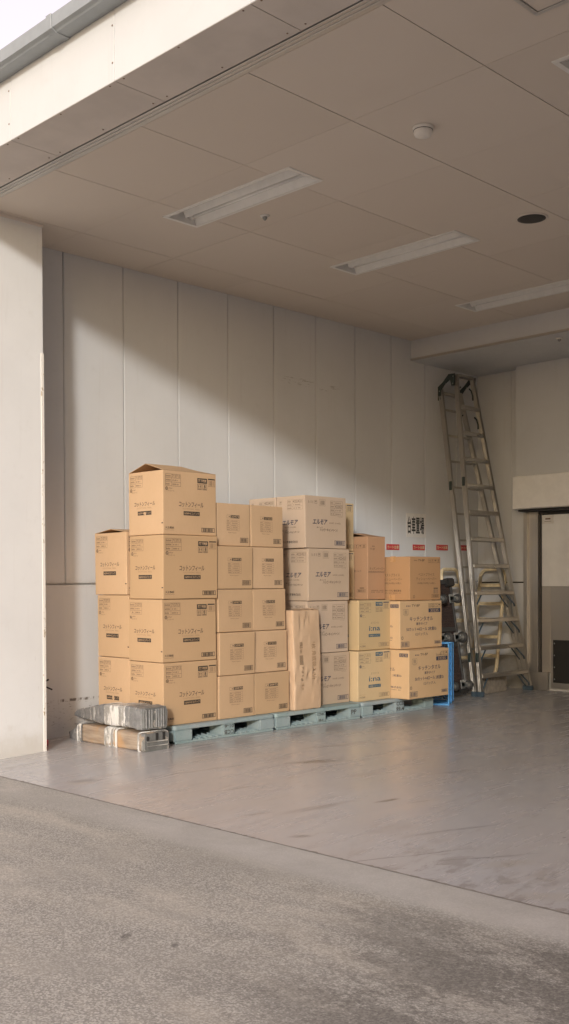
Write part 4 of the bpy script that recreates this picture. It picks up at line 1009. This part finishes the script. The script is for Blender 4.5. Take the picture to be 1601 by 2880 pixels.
# ================================================================== STEPLADDER
def ladder():
    o = empty('stepladder', (.78, 6.39, 0)); tag(o, 'tall folded aluminium stepladder leaning in the back corner', 'stepladder')
    O = Vector((.78, 6.39, 0))
    FB = [Vector((.80, 5.915, .015)), Vector((.80, 6.885, .015))]; FT = [Vector((.25, 6.235, 3.585)), Vector((.25, 6.545, 3.585))]
    RB = [Vector((.735, 5.890, .015)), Vector((.735, 6.905, .015))]; RT = [Vector((.055, 6.208, 3.44)), Vector((.055, 6.575, 3.44))]
    w, d = .030, .052
    PF = [(-w/2,-d/2),(w/2,-d/2),(w/2,d/2),(w/2-.006,d/2),(w/2-.006,d/2-.005),(w/2-.012,d/2-.005),(w/2-.012,d/2),(-w/2+.012,d/2),(-w/2+.012,d/2-.005),(-w/2+.006,d/2-.005),(-w/2+.006,d/2),(-w/2,d/2),
          (-w/2,d/2-.012),(-w/2+.004,d/2-.012),(-w/2+.004,.004),(-w/2,.004),(-w/2,-.004),(-w/2+.004,-.004),(-w/2+.004,-d/2+.012),(-w/2,-d/2+.012)]
    def stile(a, b, name):
        t = (b-a).normalized(); vv = Vector((1, 0, 0)); vv = (vv-t*vv.dot(t)).normalized(); uu = vv.cross(t)*-1
        if uu.y < 0: uu = -uu
        P = PF if uu.cross(vv).dot(t) > 0 else PF[::-1]
        m = MB(); m.prof(P, a-O, b-O, uu, vv); return m.obj(name, M['alu'], o)
    for i in (0, 1): stile(FB[i], FT[i], 'stile'); stile(RB[i], RT[i], 'stile')
    for i in (0, 1):
        for B, T in ((FB, FT), (RB, RT)):
            b = B[i]-O; m = MB(); m.box((b.x-.034, b.y-.022, -.0), (b.x+.034, b.y+.022, .055)); m.obj('foot', M['bluegrey'], o, bevel=.006, segs=2)
    def at(B, T, i, z): k = (z-B[i].z)/(T[i].z-B[i].z); return B[i].lerp(T[i], k)
    for k in range(11):
        z = .222+.3*k; a = at(FB, FT, 0, z)-O; b = at(FB, FT, 1, z)-O
        m = MB(); P = [(-.030,-.020),(.030,-.028),(.034,-.022),(.034,.012),(-.030,.016),(-.034,.010)]
        m.prof(P, a+Vector((0,.014,0)), b-Vector((0,.014,0)), (1,0,0), (0,0,1)); tr = m.obj('tread', M['alu'], o, bevel=.002)
        g = MB()
        for q in (-.018, -.006, .006, .018): g.box((a.x+q-.002, a.y+.02, z+.0155), (a.x+q+.002, b.y-.02, z+.0185))
        g.obj('grip_ridges', M['steel_dull'], tr)
        if k < 4:
            for i, e, sg in ((0, a, 1), (1, b, -1)):
                lo = at(FB, FT, i, z-.155)-O
                m = MB(); m.tube([e+Vector((.012, sg*.150, -.014)), e+Vector((.012, sg*.135, -.03)), lo+Vector((.014, sg*.028, .02)), lo+Vector((.012, sg*.018, -.006))], .0085, 8); m.obj('brace', M['bluegrey'], o)
        zr = .205+.3*k
        a = at(RB, RT, 0, zr)-O; b = at(RB, RT, 1, zr)-O
        m = MB(); m.box((a.x-.016, a.y+.014, zr-.011), (a.x+.016, b.y-.014, zr+.011)); m.obj('rung', M['alu'], o, bevel=.003)
        if k < 4:
            lo = at(RB, RT, 1, zr-.155)-O
            m = MB(); m.tube([b+Vector((.01, -.13, -.012)), lo+Vector((.012, -.016, .0))], .0075, 8); m.obj('brace', M['bluegrey'], o)
    # top cap and hinge brackets
    for i in (0, 1):
        sy = -1 if i == 0 else 1; f = FT[i]-O; r = RT[i]-O; y0 = min(f.y, r.y)-.022 if i == 0 else max(f.y, r.y)+.016
        P = [(r.x-.022, r.z-.125), (r.x+.018, r.z-.125), (r.x+.024, r.z-.010), (r.x+.075, r.z+.045), (f.x-.05, f.z-.050), (f.x-.030, f.z-.125), (f.x+.012, f.z-.125), (f.x+.016, f.z+.010), (f.x-.07, f.z+.012), (r.x+.05, r.z+.080), (r.x-.022, r.z+.030)]
        m = MB(); m.prof(P, (0, y0, 0), (0, y0+.006, 0), (1,0,0), (0,0,1)); hb = m.obj('hinge_bracket', M['hinge'], o)
        q = MB()
        for cx, cz in ((r.x, r.z-.10), (r.x, r.z-.02), (f.x-.01, f.z-.10), (f.x-.005, f.z-.02), (r.x+.09, r.z+.055)):
            q.lathe([(.008,0),(.006,.004),(.001,.005)], Matrix.Translation((cx, y0, cz)) @ Matrix.Rotation(RAD(90), 4, 'X'), 10)
        q.obj('rivets', M['zinc'], hb)
    f0, f1 = FT[0]-O, FT[1]-O
    m = MB(); m.box((f0.x-.035, f0.y+.016, f0.z-.02), (f0.x+.035, f1.y-.016, f0.z+.012)); m.obj('top_tread', M['alu'], o, bevel=.004)
    r0, r1 = RT[0]-O, RT[1]-O
    m = MB(); m.box((r0.x-.02, r0.y+.016, r0.z-.05), (r0.x+.02, r1.y-.016, r0.z-.02)); m.obj('rung', M['alu'], o, bevel=.003)
    for i in (0, 1):
        sg = 1 if i == 0 else -1
        for z in (3.05, 3.38):
            e = at(FB, FT, i, z)-O; m = MB(); m.tube([e+Vector((-.02, sg*.09, .075)), e+Vector((-.02, sg*.05, .055)), e+Vector((-.02, sg*.02, 0)), e+Vector((-.02, sg*.018, -.05))], .009, 8); m.obj('corner_stay', M['hinge'], o)
    # rail locks half way and near the foot of the left rails
    for z, B, T in ((2.36, FB, FT), (2.32, RB, RT), (.42, FB, FT), (.42, RB, RT)):
        e = at(B, T, 0, z)-O; m = MB(); m.box((e.x-.012, e.y-.030, z-.05), (e.x+.022, e.y-.0165, z+.05)); m.obj('rail_lock', M['hinge'], o, bevel=.004)
ladder()

# ================================================================== DOLLY AND CREAM TROLLEYS
def dolly():
    base = Vector((.675, 5.45, .02)); top = Vector((.475, 5.45, 1.262)); L = (top-base).length
    v = (top-base).normalized(); u = Vector((0,1,0)); n = u.cross(v)
    o = empty('cart_dolly', (.675, 5.45, 0)); tag(o, 'dark six-wheeled cart dolly stood on end against the wall', 'dolly')
    Mx = Matrix(((u.x, v.x, n.x, base.x-.675), (u.y, v.y, n.y, 0), (u.z, v.z, n.z, base.z), (0,0,0,1)))   # local x across, y up the deck, z out of the underside
    W = .35
    fr = MB()
    for a, b in (((0,0,-.02),(.03,L,.02)), ((W-.03,0,-.02),(W,L,.02)), ((.03,0,-.019),(W-.03,.05,.019)), ((.03,L-.05,-.019),(W-.03,L,.019)), ((.03,L*.42,-.018),(W-.03,L*.46,.018)), ((.03,L*.55,-.018),(W-.03,L*.59,.018))): fr.box(a, b, 0, Mx)
    fr.obj('frame', M['deckframe'], o, bevel=.005)
    ms = MB()
    for k in range(11): x = .03+(W-.06)*k/10; ms.box((x-.004, .05, -.006), (x+.004, L-.05, .004), 0, Mx)
    for k in range(40): y = .06+(L-.12)*k/39; ms.box((.03, y-.004, -.005), (W-.03, y+.004, .003), 0, Mx)
    ms.box((.03, .05, -.012), (W-.03, L-.05, -.007), 0, Mx)
    ms.obj('deck_mesh', M['mesh'], o)
    for a, b in ((.02, .07), (L-.075, L+.015)):
        m = MB(); m.box((W-.11, a, -.03), (W+.015, b, .055), 0, Mx); m.obj('bumper', M['dark'], o, bevel=.012, segs=2)
    for y, r in ((.115, .050), (.630, .062), (1.05, .050)):
        for x in (.055, W-.045):
            c = empty('caster'); c.parent = o; c.matrix_local = Mx @ Matrix.Translation((x, y, .02))
            m = MB(); m.box((-.04,-.05,0),(.04,.05,.006)); m.box((-.026,-.03,.006),(-.021,.022,.075)); m.box((.021,-.03,.006),(.026,.022,.075)); m.prof([(-.03,.006),(.03,.006),(.012,.05),(-.016,.05)], (-.026,0,0), (-.0212,0,0), (0,1,0), (0,0,1))
            m.obj('fork', M['zinc'], c, bevel=.002)
            wM = Matrix.Translation((0, -.012, .078)) @ Matrix.Rotation(RAD(90), 4, 'Y')
            m = MB(); m.lathe([(r*.62,-.018),(r*.95,-.018),(r,-.010),(r,.010),(r*.95,.018),(r*.62,.018)], wM, 22); m.obj('wheel', M['wheel'], c)
            m = MB(); m.lathe([(.006,-.030),(.012,-.028),(.012,-.021),(r*.60,-.0185),(r*.60,.0185),(.012,.021),(.012,.030)], wM, 16); m.obj('hub', M['hub'], c)
dolly()

def trolley(loc, rz, lean, label):
    """upright cream tube frame with rungs; local x across, z up, leaning towards +y"""
    o = empty('cream_trolley', loc, rz); tag(o, label, 'trolley', 'cream tube trolleys')
    W, Hh, r = .34, 1.385, .021; c = .085
    def L(x, z): return (x, lean*z/Hh, z)
    def arc(cx, cz, a0, a1): return [L(cx+c*math.cos(RAD(lerp(a0, a1, k/6))), cz+c*math.sin(RAD(lerp(a0, a1, k/6)))) for k in range(7)]
    pts = [L(.035, .018), L(.03, .10), L(.0, .26), L(0, Hh-c)]+arc(c, Hh-c, 180, 90)+arc(W-c, Hh-c, 90, 0)+[L(W, .26), L(W-.03, .10), L(W-.035, .018)]
    m = MB(); m.tube(pts, r, 10); m.obj('frame', M['cream'], o)
    for z in (1.20, .985, .80, .60, .38):
        m = MB(); p0 = L(.0, z); m.box((.008, p0[1]-.014, z-.020), (W-.008, p0[1]+.014, z+.020)); m.obj('crossbar', M['cream'], o, bevel=.004)
    m = MB(); m.box((.04, lean*.12, .12), (W-.04, lean*.12+.006, .36)); m.box((.05, lean*.9-.012, .62), (W-.05, lean*.9-.008, 1.18)); 
trolley((.105, 6.70, 0), 0, .235, 'cream tube trolley frame leaning on the back wall, seen through the ladder')
trolley((.375, 6.125, 0), RAD(90), .27, 'cream tube trolley frame leaning on the side wall behind the dolly')

# concrete block
cb = MB(); cb.box((-.165, 0, 0), (0, .50, .185)); cb = cb.obj('concrete_block', M['concrete'], bevel=.012, segs=2)
cb.location = (.700, 6.14, 0); cb.rotation_euler = (0, 0, RAD(5)); tag(cb, 'rough concrete block on the floor between the ladder feet', 'block')

# ================================================================== FIRE EXTINGUISHER BEHIND THE PIER
fz = floor_z(.83)
ex = empty('fire_extinguisher', (.205, .805, fz)); tag(ex, 'red fire extinguisher half hidden behind the white pier', 'extinguisher')
m = MB(); m.lathe([(.078,0),(.078,.035),(.050,.055),(.048,.34),(.044,.38),(.026,.42),(.022,.45),(.004,.455)], None, 24); m.obj('cylinder', M['red'], ex)
m = MB(); m.tube([(0,0,.44),(0,0,.49)], .016, 10); m.tube([(-.02,-.0,.485),(.05,.03,.50),(.075,.05,.515)], .007, 6); m.tube([(-.02,0,.465),(.05,.045,.455),(.085,.075,.435)], .006, 6); m.obj('lever', M['dark'], ex)
m = MB(); m.tube([(0,.02,.45),(-.06,.06,.44),(-.075,.05,.3),(-.07,.02,.1)], .008, 8); m.obj('hose', M['dark'], ex)
es = MB(); es.box((0,0,0),(.004,.115,.26)); es = es.obj('extinguisher_sign', M['sign'], bevel=.0006); es.location = (.0025, .89, .60); tag(es, 'narrow red and white notice above the fire extinguisher', 'notice')
m = MB(); m.box((.0042,.006,.170),(.0048,.109,.252)); m.obj('red_panel', M['redsign'], es)
m = MB(); m.box((.0042,.02,.02),(.0048,.095,.022)); m.box((.0042,.02,.14),(.0048,.095,.142)); m.box((.0042,.093,.022),(.0048,.095,.14)); m.box((.0042,.04,.06),(.0048,.07,.075)); m.obj('notice_print', M['ink_soft'], es)
